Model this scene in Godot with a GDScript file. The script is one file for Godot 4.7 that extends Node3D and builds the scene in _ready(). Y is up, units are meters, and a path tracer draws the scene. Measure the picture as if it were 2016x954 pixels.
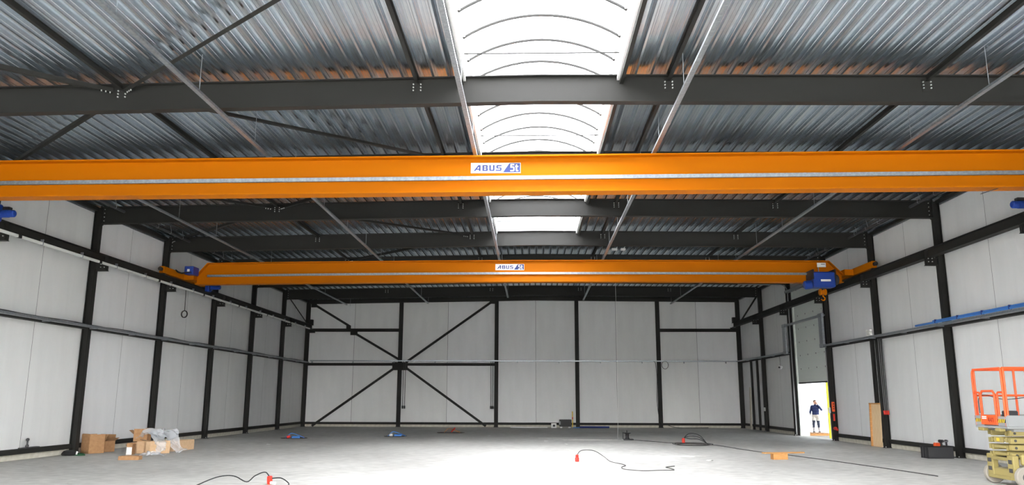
extends Node3D
# A crane hall under construction: dark steel frames every 5 m, white wall panels, galvanised roof deck with a barrel skylight,
# two orange overhead cranes. x right, y up, the hall runs along -z.

const XL := -14.355   # line of the columns on the left
const XR := 13.054    # line of the columns on the right
const WL := -14.475   # inner face of the left wall panels
const WR := 13.174    # inner face of the right wall panels
const ZB := -50.13    # inner face of the end wall panels
const ZF := 8.0      # front wall, behind the camera
const RX := 0.19      # ridge
const SKY_L := -1.38
const SKY_R := 1.77
const SKY_END := -30.0
const SKY_START := 4.0

var M := {}
var taken := {}
var world_built := {}
var kept := {}

# ------------------------------------------------------------------ mesh helpers
func S() -> SurfaceTool:
	var st := SurfaceTool.new()
	st.begin(Mesh.PRIMITIVE_TRIANGLES)
	return st

func tri(st: SurfaceTool, a: Vector3, b: Vector3, c: Vector3, na: Vector3, nb: Vector3, nc: Vector3) -> void:
	if (b - a).cross(c - a).dot(na + nb + nc) > 0.0:
		st.set_normal(na); st.add_vertex(a)
		st.set_normal(nc); st.add_vertex(c)
		st.set_normal(nb); st.add_vertex(b)
	else:
		st.set_normal(na); st.add_vertex(a)
		st.set_normal(nb); st.add_vertex(b)
		st.set_normal(nc); st.add_vertex(c)

func face(st: SurfaceTool, a: Vector3, b: Vector3, c: Vector3, d: Vector3, out: Vector3) -> void:
	var n := (b - a).cross(c - a)
	if n.length_squared() < 1e-16: n = (c - a).cross(d - a)
	n = n.normalized()
	if n.dot(out) < 0.0: n = -n
	tri(st, a, b, c, n, n, n)
	tri(st, a, c, d, n, n, n)

func flat3(st: SurfaceTool, a: Vector3, b: Vector3, c: Vector3, out: Vector3) -> void:
	var n := (b - a).cross(c - a).normalized()
	if n.dot(out) < 0.0: n = -n
	tri(st, a, b, c, n, n, n)

# box with optional chamfer, centre c, full size s, turned by bs
func bx(st: SurfaceTool, c: Vector3, s: Vector3, bs := Basis.IDENTITY, ch := 0.0) -> void:
	var h := s * 0.5
	if ch <= 0.0:
		for ax in 3:
			var u := (ax + 1) % 3
			var v := (ax + 2) % 3
			for sg in [-1.0, 1.0]:
				var q: Array[Vector3] = []
				for k in [[-1, -1], [1, -1], [1, 1], [-1, 1]]:
					var p := Vector3.ZERO
					p[ax] = h[ax] * sg; p[u] = h[u] * k[0]; p[v] = h[v] * k[1]
					q.append(c + bs * p)
				var o := Vector3.ZERO
				o[ax] = sg
				face(st, q[0], q[1], q[2], q[3], bs * o)
		return
	var i := h - Vector3(ch, ch, ch)
	for ax in 3:
		var u := (ax + 1) % 3
		var v := (ax + 2) % 3
		for sg in [-1.0, 1.0]:
			var q: Array[Vector3] = []
			for k in [[-1, -1], [1, -1], [1, 1], [-1, 1]]:
				var p := Vector3.ZERO
				p[ax] = h[ax] * sg; p[u] = i[u] * k[0]; p[v] = i[v] * k[1]
				q.append(c + bs * p)
			var o := Vector3.ZERO
			o[ax] = sg
			face(st, q[0], q[1], q[2], q[3], bs * o)
		for su in [-1.0, 1.0]:
			for sv in [-1.0, 1.0]:
				var e: Array[Vector3] = []
				for k in [[-1, 0], [1, 0], [1, 1], [-1, 1]]:
					var p := Vector3.ZERO
					p[ax] = i[ax] * k[0]
					p[u] = (h[u] if k[1] == 0 else i[u]) * su
					p[v] = (i[v] if k[1] == 0 else h[v]) * sv
					e.append(c + bs * p)
				var o2 := Vector3.ZERO
				o2[u] = su; o2[v] = sv
				face(st, e[0], e[1], e[2], e[3], bs * o2)
	for sx in [-1.0, 1.0]:
		for sy in [-1.0, 1.0]:
			for sz in [-1.0, 1.0]:
				var g := Vector3(sx, sy, sz)
				flat3(st, c + bs * (Vector3(h.x, i.y, i.z) * g), c + bs * (Vector3(i.x, h.y, i.z) * g), c + bs * (Vector3(i.x, i.y, h.z) * g), bs * g)

# box between two corners
func bb(st: SurfaceTool, a: Vector3, b: Vector3, ch := 0.0) -> void:
	bx(st, (a + b) * 0.5, (b - a).abs(), Basis.IDENTITY, ch)

# polygon in the plane (ex, ey) at o, pushed along ez
func prism(st: SurfaceTool, poly: PackedVector2Array, o: Vector3, ex: Vector3, ey: Vector3, ez: Vector3) -> void:
	var n := poly.size()
	var area := 0.0
	for i in n:
		var a := poly[i]
		var b := poly[(i + 1) % n]
		area += a.x * b.y - b.x * a.y
	var sg := 1.0 if area > 0.0 else -1.0
	for i in n:
		var a := poly[i]
		var b := poly[(i + 1) % n]
		var d := (b - a) * sg
		var out := ex * d.y - ey * d.x
		var A := o + ex * a.x + ey * a.y
		var B := o + ex * b.x + ey * b.y
		face(st, A, B, B + ez, A + ez, out)
	var idx := Geometry2D.triangulate_polygon(poly)
	for k in range(0, idx.size(), 3):
		var p: Array[Vector3] = []
		for j in 3:
			var w := poly[idx[k + j]]
			p.append(o + ex * w.x + ey * w.y)
		flat3(st, p[0], p[1], p[2], -ez)
		flat3(st, p[0] + ez, p[1] + ez, p[2] + ez, ez)

func isec(b: float, h: float, tf: float, tw: float) -> PackedVector2Array:
	var x := b * 0.5
	var y := h * 0.5
	var w := tw * 0.5
	return PackedVector2Array([Vector2(-x, -y), Vector2(x, -y), Vector2(x, -y + tf), Vector2(w, -y + tf), Vector2(w, y - tf), Vector2(x, y - tf), Vector2(x, y), Vector2(-x, y), Vector2(-x, y - tf), Vector2(-w, y - tf), Vector2(-w, -y + tf), Vector2(-x, -y + tf)])

func lsec(a: float, t: float) -> PackedVector2Array:
	return PackedVector2Array([Vector2(0, 0), Vector2(a, 0), Vector2(a, t), Vector2(t, t), Vector2(t, a), Vector2(0, a)])

# bar of any section from a to b; up is the section's y
func bar(st: SurfaceTool, poly: PackedVector2Array, a: Vector3, b: Vector3, up := Vector3.UP) -> void:
	var d := (b - a).normalized()
	var ex := d.cross(up)
	if ex.length() < 1e-4: ex = Vector3.RIGHT
	ex = ex.normalized()
	prism(st, poly, a, ex, ex.cross(d).normalized(), b - a)

func rect(w: float, h: float) -> PackedVector2Array:
	return PackedVector2Array([Vector2(-w / 2, -h / 2), Vector2(w / 2, -h / 2), Vector2(w / 2, h / 2), Vector2(-w / 2, h / 2)])

func tube(st: SurfaceTool, pts: Array, r: float, sides := 8, loop := false) -> void:
	var n := pts.size()
	var rings := []
	var norms := []
	var ref := Vector3.UP
	for i in n:
		var a: Vector3 = pts[(i - 1 + n) % n] if loop else pts[max(i - 1, 0)]
		var b: Vector3 = pts[(i + 1) % n] if loop else pts[min(i + 1, n - 1)]
		var d := (b - a).normalized()
		var u := ref - d * ref.dot(d)
		if u.length() < 0.05:
			u = Vector3.RIGHT - d * d.x
			if u.length() < 0.05: u = Vector3.BACK - d * d.z
		u = u.normalized()
		ref = u
		var v := d.cross(u).normalized()
		var ring: Array[Vector3] = []
		var nn: Array[Vector3] = []
		for k in sides:
			var t := TAU * k / sides
			var q := u * cos(t) + v * sin(t)
			nn.append(q)
			ring.append(pts[i] + q * r)
		rings.append(ring); norms.append(nn)
	for i in (n if loop else n - 1):
		var j := (i + 1) % n
		for k in sides:
			var l := (k + 1) % sides
			tri(st, rings[i][k], rings[j][k], rings[j][l], norms[i][k], norms[j][k], norms[j][l])
			tri(st, rings[i][k], rings[j][l], rings[i][l], norms[i][k], norms[j][l], norms[i][l])
	if not loop:
		for e in [0, n - 1]:
			var nd: Vector3 = (pts[0] - pts[1]) if e == 0 else (pts[n - 1] - pts[n - 2])
			for k in range(1, sides - 1):
				flat3(st, rings[e][0], rings[e][k], rings[e][k + 1], nd)

func lathe(st: SurfaceTool, prof: Array, o: Vector3, bs := Basis.IDENTITY, n := 16) -> void:
	for i in prof.size() - 1:
		var a: Vector2 = prof[i]
		var b: Vector2 = prof[i + 1]
		var d := b - a
		var nr := Vector2(d.y, -d.x).normalized()
		for k in n:
			var t0 := TAU * k / n
			var t1 := TAU * (k + 1) / n
			var d0 := Vector3(cos(t0), 0, sin(t0))
			var d1 := Vector3(cos(t1), 0, sin(t1))
			var p := [o + bs * (d0 * a.x + Vector3.UP * a.y), o + bs * (d1 * a.x + Vector3.UP * a.y), o + bs * (d1 * b.x + Vector3.UP * b.y), o + bs * (d0 * b.x + Vector3.UP * b.y)]
			var n0 := bs * (d0 * nr.x + Vector3.UP * nr.y)
			var n1 := bs * (d1 * nr.x + Vector3.UP * nr.y)
			if a.x > 1e-5: tri(st, p[0], p[1], p[2], n0, n1, n1)
			if b.x > 1e-5: tri(st, p[0], p[2], p[3], n0, n1, n0)

func cyl(st: SurfaceTool, a: Vector3, b: Vector3, r: float, n := 14, ch := 0.0) -> void:
	var d := b - a
	var l := d.length()
	var y := d / l
	var x := y.cross(Vector3.UP)
	if x.length() < 0.01: x = Vector3.RIGHT
	x = x.normalized()
	var bs := Basis(x, y, x.cross(y))
	var c: float = ch if ch > 0.0 else min(r * 0.12, l * 0.2)
	lathe(st, [Vector2(0, 0), Vector2(r - c, 0), Vector2(r, c), Vector2(r, l - c), Vector2(r - c, l), Vector2(0, l)], a, bs, n)

func smooth(pts: Array, per := 6, loop := false) -> Array:
	var out := []
	var n := pts.size()
	for i in (n if loop else n - 1):
		var a: Vector3 = pts[(i - 1 + n) % n] if loop else pts[max(i - 1, 0)]
		var b: Vector3 = pts[i]
		var c: Vector3 = pts[(i + 1) % n]
		var d: Vector3 = pts[(i + 2) % n] if loop else pts[min(i + 2, n - 1)]
		for k in per:
			out.append(b.cubic_interpolate(c, a, d, float(k) / per))
	if not loop: out.append(pts[n - 1])
	return out

func ring_points(c: Vector3, rx: float, rz: float, n: int, wob := 0.0, tilt := 0.0) -> Array:
	var out := []
	for k in n:
		var t := TAU * k / n
		out.append(c + Vector3(cos(t) * rx * (1 + wob * sin(3 * t)), tilt * cos(t), sin(t) * rz * (1 + wob * cos(2 * t))))
	return out

# ------------------------------------------------------------------ object helpers
func numbered(parent: Node, called: String) -> String:
	var key := str(parent.get_instance_id()) + called
	var k: int = taken.get(key, 0)
	taken[key] = k + 1
	return called if k == 0 else "%s_%03d" % [called, k]

func part(called: String, what, material: Material, parent: Node = self) -> MeshInstance3D:
	var o := MeshInstance3D.new()
	o.name = numbered(parent, called)
	o.mesh = what.commit() if what is SurfaceTool else what
	o.material_override = material
	parent.add_child(o)
	if world_built.has(parent): o.position = -world_built[parent]
	return o

# a thing whose parts are given in the hall's own coordinates
func thing(called: String, label: String, category: String, at: Vector3, group := "") -> Node3D:
	var o := Node3D.new()
	o.name = numbered(self, called)
	add_child(o)
	o.position = at
	world_built[o] = at
	o.set_meta("label", label)
	o.set_meta("category", category)
	if group != "": o.set_meta("group", group)
	return o

func tag(o: Node, label: String, category: String, group := "") -> Node:
	o.set_meta("label", label)
	o.set_meta("category", category)
	if group != "": o.set_meta("group", group)
	return o

func setting(called: String) -> Node3D:
	var o := Node3D.new()
	o.name = called
	add_child(o)
	o.set_meta("kind", "structure")
	return o

# ------------------------------------------------------------------ materials
func mat(key: String, c: Color, rough := 0.6, metal := 0.0) -> StandardMaterial3D:
	var m := StandardMaterial3D.new()
	m.resource_name = key
	m.albedo_color = c
	m.roughness = rough
	m.metallic = metal
	M[key] = m
	return m

func rgb(r: int, g: int, b: int) -> Color:
	return Color8(r, g, b)

func noise_img(seed_: int, freq: float, size: int, octaves := 4, kind := FastNoiseLite.TYPE_SIMPLEX_SMOOTH) -> Image:
	var n := FastNoiseLite.new()
	n.seed = seed_
	n.frequency = freq
	n.noise_type = kind
	n.fractal_octaves = octaves
	var im := n.get_seamless_image(size, size)
	im.convert(Image.FORMAT_L8)
	return im

func ramp_tex(im: Image, a: Color, b: Color, power := 1.0) -> ImageTexture:
	var src := im.get_data()
	var out := PackedByteArray()
	out.resize(src.size() * 3)
	var lut := PackedByteArray()
	lut.resize(768)
	for i in 256:
		var c := a.lerp(b, pow(i / 255.0, power))
		lut[i * 3] = c.r8; lut[i * 3 + 1] = c.g8; lut[i * 3 + 2] = c.b8
	for i in src.size():
		var k := src[i] * 3
		out[i * 3] = lut[k]; out[i * 3 + 1] = lut[k + 1]; out[i * 3 + 2] = lut[k + 2]
	return ImageTexture.create_from_image(Image.create_from_data(im.get_width(), im.get_height(), false, Image.FORMAT_RGB8, out))

func triplanar(m: StandardMaterial3D, tex: Texture2D, scale: Vector3) -> void:
	m.albedo_color = Color.WHITE
	m.albedo_texture = tex
	m.uv1_triplanar = true
	m.uv1_world_triplanar = true
	m.uv1_scale = scale

func make_materials() -> void:
	var m: StandardMaterial3D
	m = mat("steel", rgb(43, 43, 41), 0.6)
	m.metallic_specular = 0.3
	var wall_noise := noise_img(3, 0.012, 256, 3)
	for k in 3:
		m = mat("panel_%d" % k, Color.WHITE, 0.5)
		var t := [rgb(229, 230, 229), rgb(232, 233, 233), rgb(226, 227, 225)]
		triplanar(m, ramp_tex(wall_noise, t[k].darkened(0.03), t[k]), Vector3(0.4, 0.08, 0.4))
	var spangle := noise_img(11, 0.03, 256, 3, FastNoiseLite.TYPE_CELLULAR)
	for k in 3:
		m = mat("deck_%d" % k, Color.WHITE, 0.22 + 0.02 * k, 1.0)
		triplanar(m, ramp_tex(spangle, rgb(214, 224, 231), rgb(229, 237, 243)), Vector3(1.4, 1.4, 0.6))
	m = mat("galvanised", Color.WHITE, 0.4, 0.75)
	triplanar(m, ramp_tex(spangle, rgb(136, 141, 145), rgb(168, 173, 176)), Vector3(2, 2, 2))
	mat("bolt", rgb(215, 215, 212), 0.35, 0.7)
	m = mat("orange", rgb(186, 104, 0), 0.5)
	m.metallic_specular = 0.2
	mat("blue", rgb(22, 62, 150), 0.4)
	mat("sky_blue", rgb(62, 122, 196), 0.45)
	mat("navy", rgb(18, 42, 112), 0.5)
	mat("cable", rgb(66, 64, 62), 0.7)
	mat("white", rgb(236, 236, 234), 0.45)
	mat("offwhite", rgb(214, 216, 210), 0.5)
	mat("black", rgb(26, 26, 27), 0.55)
	mat("rubber", rgb(38, 38, 40), 0.75)
	mat("dark_grey", rgb(58, 58, 60), 0.6)
	mat("grey", rgb(140, 142, 142), 0.55)
	mat("red", rgb(206, 44, 26), 0.45)
	mat("safety_orange", rgb(232, 88, 34), 0.45)
	mat("lift_yellow", rgb(150, 136, 82), 0.5)
	mat("dark_red", rgb(150, 44, 18), 0.5)
	mat("hazard", rgb(226, 190, 50), 0.5)
	mat("green", rgb(30, 78, 48), 0.8)
	mat("yellow", rgb(232, 226, 60), 0.6)
	mat("door_grey", rgb(222, 229, 222), 0.5)
	mat("tyre", rgb(150, 144, 134), 0.8)
	mat("paper", rgb(230, 230, 226), 0.8)
	var fibre := noise_img(21, 0.02, 256, 4)
	m = mat("card", Color.WHITE, 0.85)
	triplanar(m, ramp_tex(fibre, rgb(156, 116, 80), rgb(178, 138, 98)), Vector3(1.5, 1.5, 1.5))
	m = mat("card_pale", Color.WHITE, 0.85)
	triplanar(m, ramp_tex(fibre, rgb(198, 164, 126), rgb(214, 182, 146)), Vector3(1.5, 1.5, 1.5))
	m = mat("timber", Color.WHITE, 0.75)
	triplanar(m, ramp_tex(fibre, rgb(176, 122, 66), rgb(212, 160, 100)), Vector3(1.0, 6, 1.0))
	m = mat("plywood", Color.WHITE, 0.7)
	triplanar(m, ramp_tex(fibre, rgb(218, 186, 142), rgb(234, 206, 164)), Vector3(4, 0.6, 4))
	m = mat("concrete", Color.WHITE, 0.85)
	triplanar(m, ramp_tex(fibre, rgb(186, 182, 166), rgb(210, 206, 192)), Vector3(0.7, 0.7, 0.7))
	m = mat("gravel", Color.WHITE, 0.95)
	triplanar(m, ramp_tex(noise_img(31, 0.1, 256, 3), rgb(150, 146, 138), rgb(196, 192, 184)), Vector3(0.6, 0.6, 0.6))
	m = mat("foil", Color(0.92, 0.94, 0.96, 0.36), 0.15)
	m.transparency = BaseMaterial3D.TRANSPARENCY_ALPHA
	m = mat("polycarbonate", Color(0.97, 0.98, 0.99, 0.2), 0.25)
	m.transparency = BaseMaterial3D.TRANSPARENCY_ALPHA
	mat("roofing", rgb(70, 70, 70), 0.9)
	mat("cladding", rgb(126, 134, 142), 0.6)
	mat("old_concrete", rgb(112, 113, 112), 0.9)

# ------------------------------------------------------------------ the hall
func roof_y(x: float) -> float:      # top of the roof beams
	return 8.165 - (RX - x) * 0.016 if x < RX else 8.165 - (x - RX) * 0.009

func floor_texture() -> ImageTexture:
	var w := 1024
	var h := 2048
	var coarse := noise_img(5, 0.008, 512, 4).get_data()
	var fine := noise_img(6, 0.06, 512, 4).get_data()
	var val := PackedFloat32Array()
	val.resize(w * h)
	for y in h:
		var cy := (y >> 2) % 512
		var fy := y % 512
		for x in w:
			val[y * w + x] = 0.73 + 0.00042 * (coarse[cy * 512 + ((x >> 1) & 511)] - 128) + 0.0005 * (fine[fy * 512 + (x & 511)] - 128)
	var rng := RandomNumberGenerator.new()
	rng.seed = 77
	# scuffs and trowel marks: thin curved strokes
	for k in 420:
		var px := rng.randf() * w
		var py := rng.randf() * h
		var a := rng.randf_range(-0.5, 0.5) + (PI if rng.randf() < 0.5 else 0.0)
		var bend := rng.randf_range(-0.02, 0.02)
		var tone := rng.randf_range(-0.11, 0.05)
		var len := rng.randi_range(15, 110)
		var thick := rng.randi_range(1, 3)
		for s in len:
			px += cos(a); py += sin(a); a += bend
			for t in thick:
				var X := int(px)
				var Y := int(py) + t
				if X >= 0 and X < w and Y >= 0 and Y < h: val[Y * w + X] += tone * rng.randf_range(0.4, 1.0)
	# patches of white dust, with ragged outlines
	var dust := [Vector4(3.1, -24.6, 1.0, 0.8), Vector4(2.5, -35.0, 1.5, 0.5), Vector4(3.9, -23.6, 0.35, 0.25), Vector4(0.9, -36.5, 0.9, 0.3), Vector4(4.6, -25.2, 0.5, 0.25)]
	for d: Vector4 in dust:
		for k in int(2600 * d.z * d.w):
			var gx := (d.x + rng.randfn(0, d.z * 0.5) - WL) / (WR - WL) * w
			var gy := (-8.0 - d.y + rng.randfn(0, d.w * 0.5)) / 42.2 * h
			var r := rng.randi_range(0, 2)
			for yy in range(int(gy) - r, int(gy) + r + 1):
				for xx in range(int(gx) - r, int(gx) + r + 1):
					if xx >= 0 and xx < w and yy >= 0 and yy < h: val[yy * w + xx] = min(0.93, val[yy * w + xx] + 0.05)
	var out := PackedByteArray()
	out.resize(w * h * 3)
	for i in w * h:
		var v := clampf(val[i], 0.3, 0.95) * 255.0
		out[i * 3] = int(v); out[i * 3 + 1] = int(v * 0.992); out[i * 3 + 2] = int(v * 0.962)
	return ImageTexture.create_from_image(Image.create_from_data(w, h, false, Image.FORMAT_RGB8, out))

func build_floor() -> void:
	var m := mat("floor", Color.WHITE, 0.42)
	m.albedo_texture = floor_texture()
	m.roughness_texture = ramp_tex(noise_img(8, 0.02, 512, 4), Color(0.55, 0.55, 0.55), Color(1, 1, 1))
	m.roughness = 0.8
	var st := S()
	var x0 := WL - 0.2
	var x1 := WR + 0.2
	var n := Vector3.UP
	var c := [Vector3(x0, 0, ZF), Vector3(x1, 0, ZF), Vector3(x1, 0, ZB - 0.2), Vector3(x0, 0, ZB - 0.2)]
	var uv := []
	for p: Vector3 in c: uv.append(Vector2((p.x - WL) / (WR - WL), (-8.0 - p.z) / 42.2))
	for k in [0, 2, 1, 0, 3, 2]:
		st.set_normal(n); st.set_uv(uv[k]); st.add_vertex(c[k])
	var d := Vector3(0, -0.2, 0)
	for k in 4:
		var a: Vector3 = c[k]
		var b: Vector3 = c[(k + 1) % 4]
		st.set_uv(Vector2.ZERO)
		face(st, a, b, b + d, a + d, (a + b) * 0.5 - Vector3(0, 0, -19))
	face(st, c[0] + d, c[1] + d, c[2] + d, c[3] + d, Vector3.DOWN)
	st.generate_tangents()
	var o := part("floor", st, m)
	o.set_meta("kind", "structure")

# one wall panel: local x along the wall, y up, face towards +z, shallow grooves
func panel_mesh(w: float, h: float) -> ArrayMesh:
	var key := "panel %.3f %.3f" % [w, h]
	if not kept.has(key):
		var st := S()
		var g := 0.009
		var pts := PackedVector2Array([Vector2(g, -0.1), Vector2(g, -0.001), Vector2(g + 0.001, 0)])
		var k := 0.42
		while k < w - 0.2:
			pts.append_array([Vector2(k - 0.012, 0), Vector2(k, -0.0016), Vector2(k + 0.012, 0)])
			k += 0.42
		pts.append_array([Vector2(w - g - 0.001, 0), Vector2(w - g, -0.001), Vector2(w - g, -0.1)])
		prism(st, pts, Vector3.ZERO, Vector3.RIGHT, Vector3.BACK, Vector3(0, h, 0))
		kept[key] = st.commit()
	return kept[key]

func panel(parent: Node3D, at: Vector3, turn: float, w: float, h: float, k: int) -> void:
	var o := part("panel", panel_mesh(w, h), M["panel_%d" % (k % 3)], parent)
	o.position = at
	o.rotation.y = turn
	var key := "gasket %.2f" % h
	if not kept.has(key):
		var st := S()
		bb(st, Vector3(-0.0088, 0, -0.1), Vector3(0.0088, h, -0.003))
		kept[key] = st.commit()
	var g := part("joint_gasket", kept[key], M.dark_grey, parent)
	g.position = at
	g.rotation.y = turn

func build_walls() -> void:
	var y0 := 0.26
	# left
	var w := setting("wall_left")
	var st := S()
	bb(st, Vector3(WL - 0.4, 0, ZF + 0.3), Vector3(WL - 0.1, 8.7, ZB - 0.4))
	part("wall_core", st, M.dark_grey, w)
	st = S()
	bb(st, Vector3(WL - 0.1, 0, ZF), Vector3(WL + 0.03, y0 - 0.1, ZB), 0.008)
	part("plinth", st, M.concrete, w)
	var z := -2.5
	var k := 0
	while z > ZB + 0.1:
		var wd: float = min(2.5, z - ZB)
		panel(w, Vector3(WL, y0 - 0.1, z), PI / 2, wd, 7.83 - y0, k * 2 + (k >> 1))
		z -= 2.5; k += 1
	z = 7.5
	while z > -2.4:
		panel(w, Vector3(WL, y0 - 0.1, z), PI / 2, 2.5, 7.83 - y0, k)
		z -= 2.5; k += 1
	# right, with the big door between z -40 and -35
	w = setting("wall_right")
	st = S()
	bb(st, Vector3(WR + 0.1, 0, ZF + 0.3), Vector3(WR + 0.4, 8.7, -35.2))
	bb(st, Vector3(WR + 0.1, 7.15, -35.2), Vector3(WR + 0.4, 8.7, -39.85))
	bb(st, Vector3(WR + 0.1, 0, -39.85), Vector3(WR + 0.4, 8.7, ZB - 0.4))
	part("wall_core", st, M.dark_grey, w)
	for s in [[ZF, -35.2], [-39.85, ZB]]:
		st = S()
		bb(st, Vector3(WR - 0.03, 0, s[0]), Vector3(WR + 0.1, y0 - 0.1, s[1]), 0.008)
		part("plinth", st, M.concrete, w)
	z = 7.5
	k = 0
	while z > ZB + 0.1:
		var wd2: float = min(2.5, z - ZB)
		var za := z - wd2
		var ht := 8.0 - y0
		var zs := z
		if z <= -34.9 and z > -39.9:
			panel(w, Vector3(WR, 7.2, za), -PI / 2, wd2, 0.8, k)
		else:
			if zs > ZF: zs = ZF
			panel(w, Vector3(WR, y0 - 0.1, za), -PI / 2, zs - za, ht, k * 2 + (k >> 1))
		z -= 2.5; k += 1
	# end wall; seams at the columns and half-way between them
	w = setting("wall_back")
	st = S()
	bb(st, Vector3(WL - 0.3, 0, ZB - 0.1), Vector3(WR + 0.3, 8.7, ZB - 0.4))
	part("wall_core", st, M.dark_grey, w)
	st = S()
	bb(st, Vector3(WL, 0, ZB - 0.1), Vector3(WR, y0 - 0.1, ZB + 0.03), 0.008)
	part("plinth", st, M.concrete, w)
	var xs := [WL, -11.35, -8.35, -5.35, -2.23, 0.26, 2.86, 5.35, 7.99, 10.45, WR]
	for i in 10:
		panel(w, Vector3(xs[i], y0 - 0.1, ZB), 0.0, xs[i + 1] - xs[i], 7.97 - 0.13 * abs(i - 5) * 0.3, i * 2 + (i >> 1))
	# front wall, behind the camera
	w = setting("wall_front")
	# with three wide door openings standing open
	var fx := [WL - 0.4, -12.6, -5.4, -4.2, 3.0, 4.2, 11.4, WR + 0.4]
	for i in [0, 2, 4, 6]:
		st = S()
		bb(st, Vector3(fx[i], 0, ZF), Vector3(fx[i + 1], 4.8, ZF + 0.3))
		part("pier", st, M.panel_0, w)
	st = S()
	bb(st, Vector3(WL - 0.4, 4.8, ZF), Vector3(WR + 0.4, 8.7, ZF + 0.3))
	part("lintel", st, M.panel_0, w)

func deck_mesh(ribs: int, pitch: float, length: float) -> ArrayMesh:
	var key := "deck %d %.3f %.2f" % [ribs, pitch, length]
	if not kept.has(key):
		var f := pitch / 0.31
		var one := [[0.0, 0.0], [0.042, 0.0], [0.062, 0.055], [0.070, 0.060], [0.094, 0.135], [0.128, 0.135], [0.134, 0.126], [0.150, 0.126], [0.156, 0.135], [0.196, 0.135], [0.202, 0.126], [0.218, 0.126], [0.224, 0.135], [0.258, 0.135], [0.282, 0.060], [0.290, 0.055]]
		var pts := []
		for r in ribs:
			for q in one: pts.append(Vector2((q[0] + r * 0.31) * f, q[1]))
		pts.append(Vector2(ribs * pitch, 0.0))
		var st := S()
		for i in pts.size() - 1:
			var a: Vector2 = pts[i]
			var b: Vector2 = pts[i + 1]
			face(st, Vector3(a.x, a.y, 0), Vector3(b.x, b.y, 0), Vector3(b.x, b.y, -length), Vector3(a.x, a.y, -length), Vector3(0, -1, 0))
			# the upper face, one millimetre of steel away
			face(st, Vector3(a.x, a.y + 0.0015, 0), Vector3(b.x, b.y + 0.0015, 0), Vector3(b.x, b.y + 0.0015, -length), Vector3(a.x, a.y + 0.0015, -length), Vector3(0, 1, 0))
		kept[key] = st.commit()
	return kept[key]

func build_roof() -> void:
	var c := setting("ceiling")
	var sl := atan(0.016)
	var sr := -atan(0.009)
	var lengths := [[ZF, -5.0], [-5.0, -15.0], [-15.0, -25.0], [-25.0, -35.0], [-35.0, ZB - 0.05]]
	var k := 0
	for s in lengths:
		var ln: float = s[0] - s[1]
		for i in 14:
			var pitch := (SKY_L - WL - 0.02) / 42.0
			var x := WL + 0.02 + i * 3 * pitch
			var o := part("deck_sheet", deck_mesh(3, pitch, ln), M["deck_%d" % ((i * 7 + k) % 3)], c)
			o.position = Vector3(x, roof_y(x), s[0])
			o.rotation.z = sl
		for i in 12:
			var pitch2 := (WR - SKY_R - 0.02) / 36.0
			var x2 := SKY_R + i * 3 * pitch2
			var o2 := part("deck_sheet", deck_mesh(3, pitch2, ln), M["deck_%d" % ((i * 5 + k + 1) % 3)], c)
			o2.position = Vector3(x2, roof_y(x2), s[0])
			o2.rotation.z = sr
		k += 1
	for s in [[SKY_END, ZB - 0.05], [ZF, SKY_START]]:
		for i in 2:
			var o3 := part("deck_sheet", deck_mesh(5, 0.315, s[0] - s[1]), M["deck_%d" % i], c)
			var x3 := SKY_L + i * 1.575
			o3.position = Vector3(x3, roof_y(x3) if i == 0 else roof_y(RX), s[0])
			o3.rotation.z = sl if i == 0 else sr
	# the roof covering over the deck
	var st := S()
	bar(st, rect(0.2, ZF - ZB + 0.7), Vector3(WL - 0.4, roof_y(WL) + 0.25, (ZF + ZB) / 2), Vector3(SKY_L - 0.02, roof_y(SKY_L) + 0.25, (ZF + ZB) / 2), Vector3.BACK)
	part("roof_covering", st, M.roofing, c)
	st = S()
	bar(st, rect(0.2, ZF - ZB + 0.7), Vector3(SKY_R + 0.02, roof_y(SKY_R) + 0.25, (ZF + ZB) / 2), Vector3(WR + 0.4, roof_y(WR) + 0.25, (ZF + ZB) / 2), Vector3.BACK)
	part("roof_covering", st, M.roofing, c)
	for s in [[SKY_END, ZB - 0.35], [ZF + 0.35, SKY_START]]:
		st = S()
		bb(st, Vector3(SKY_L - 0.02, roof_y(RX) + 0.14, s[0]), Vector3(SKY_R + 0.02, roof_y(RX) + 0.34, s[1]))
		part("roof_covering", st, M.roofing, c)

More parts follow.
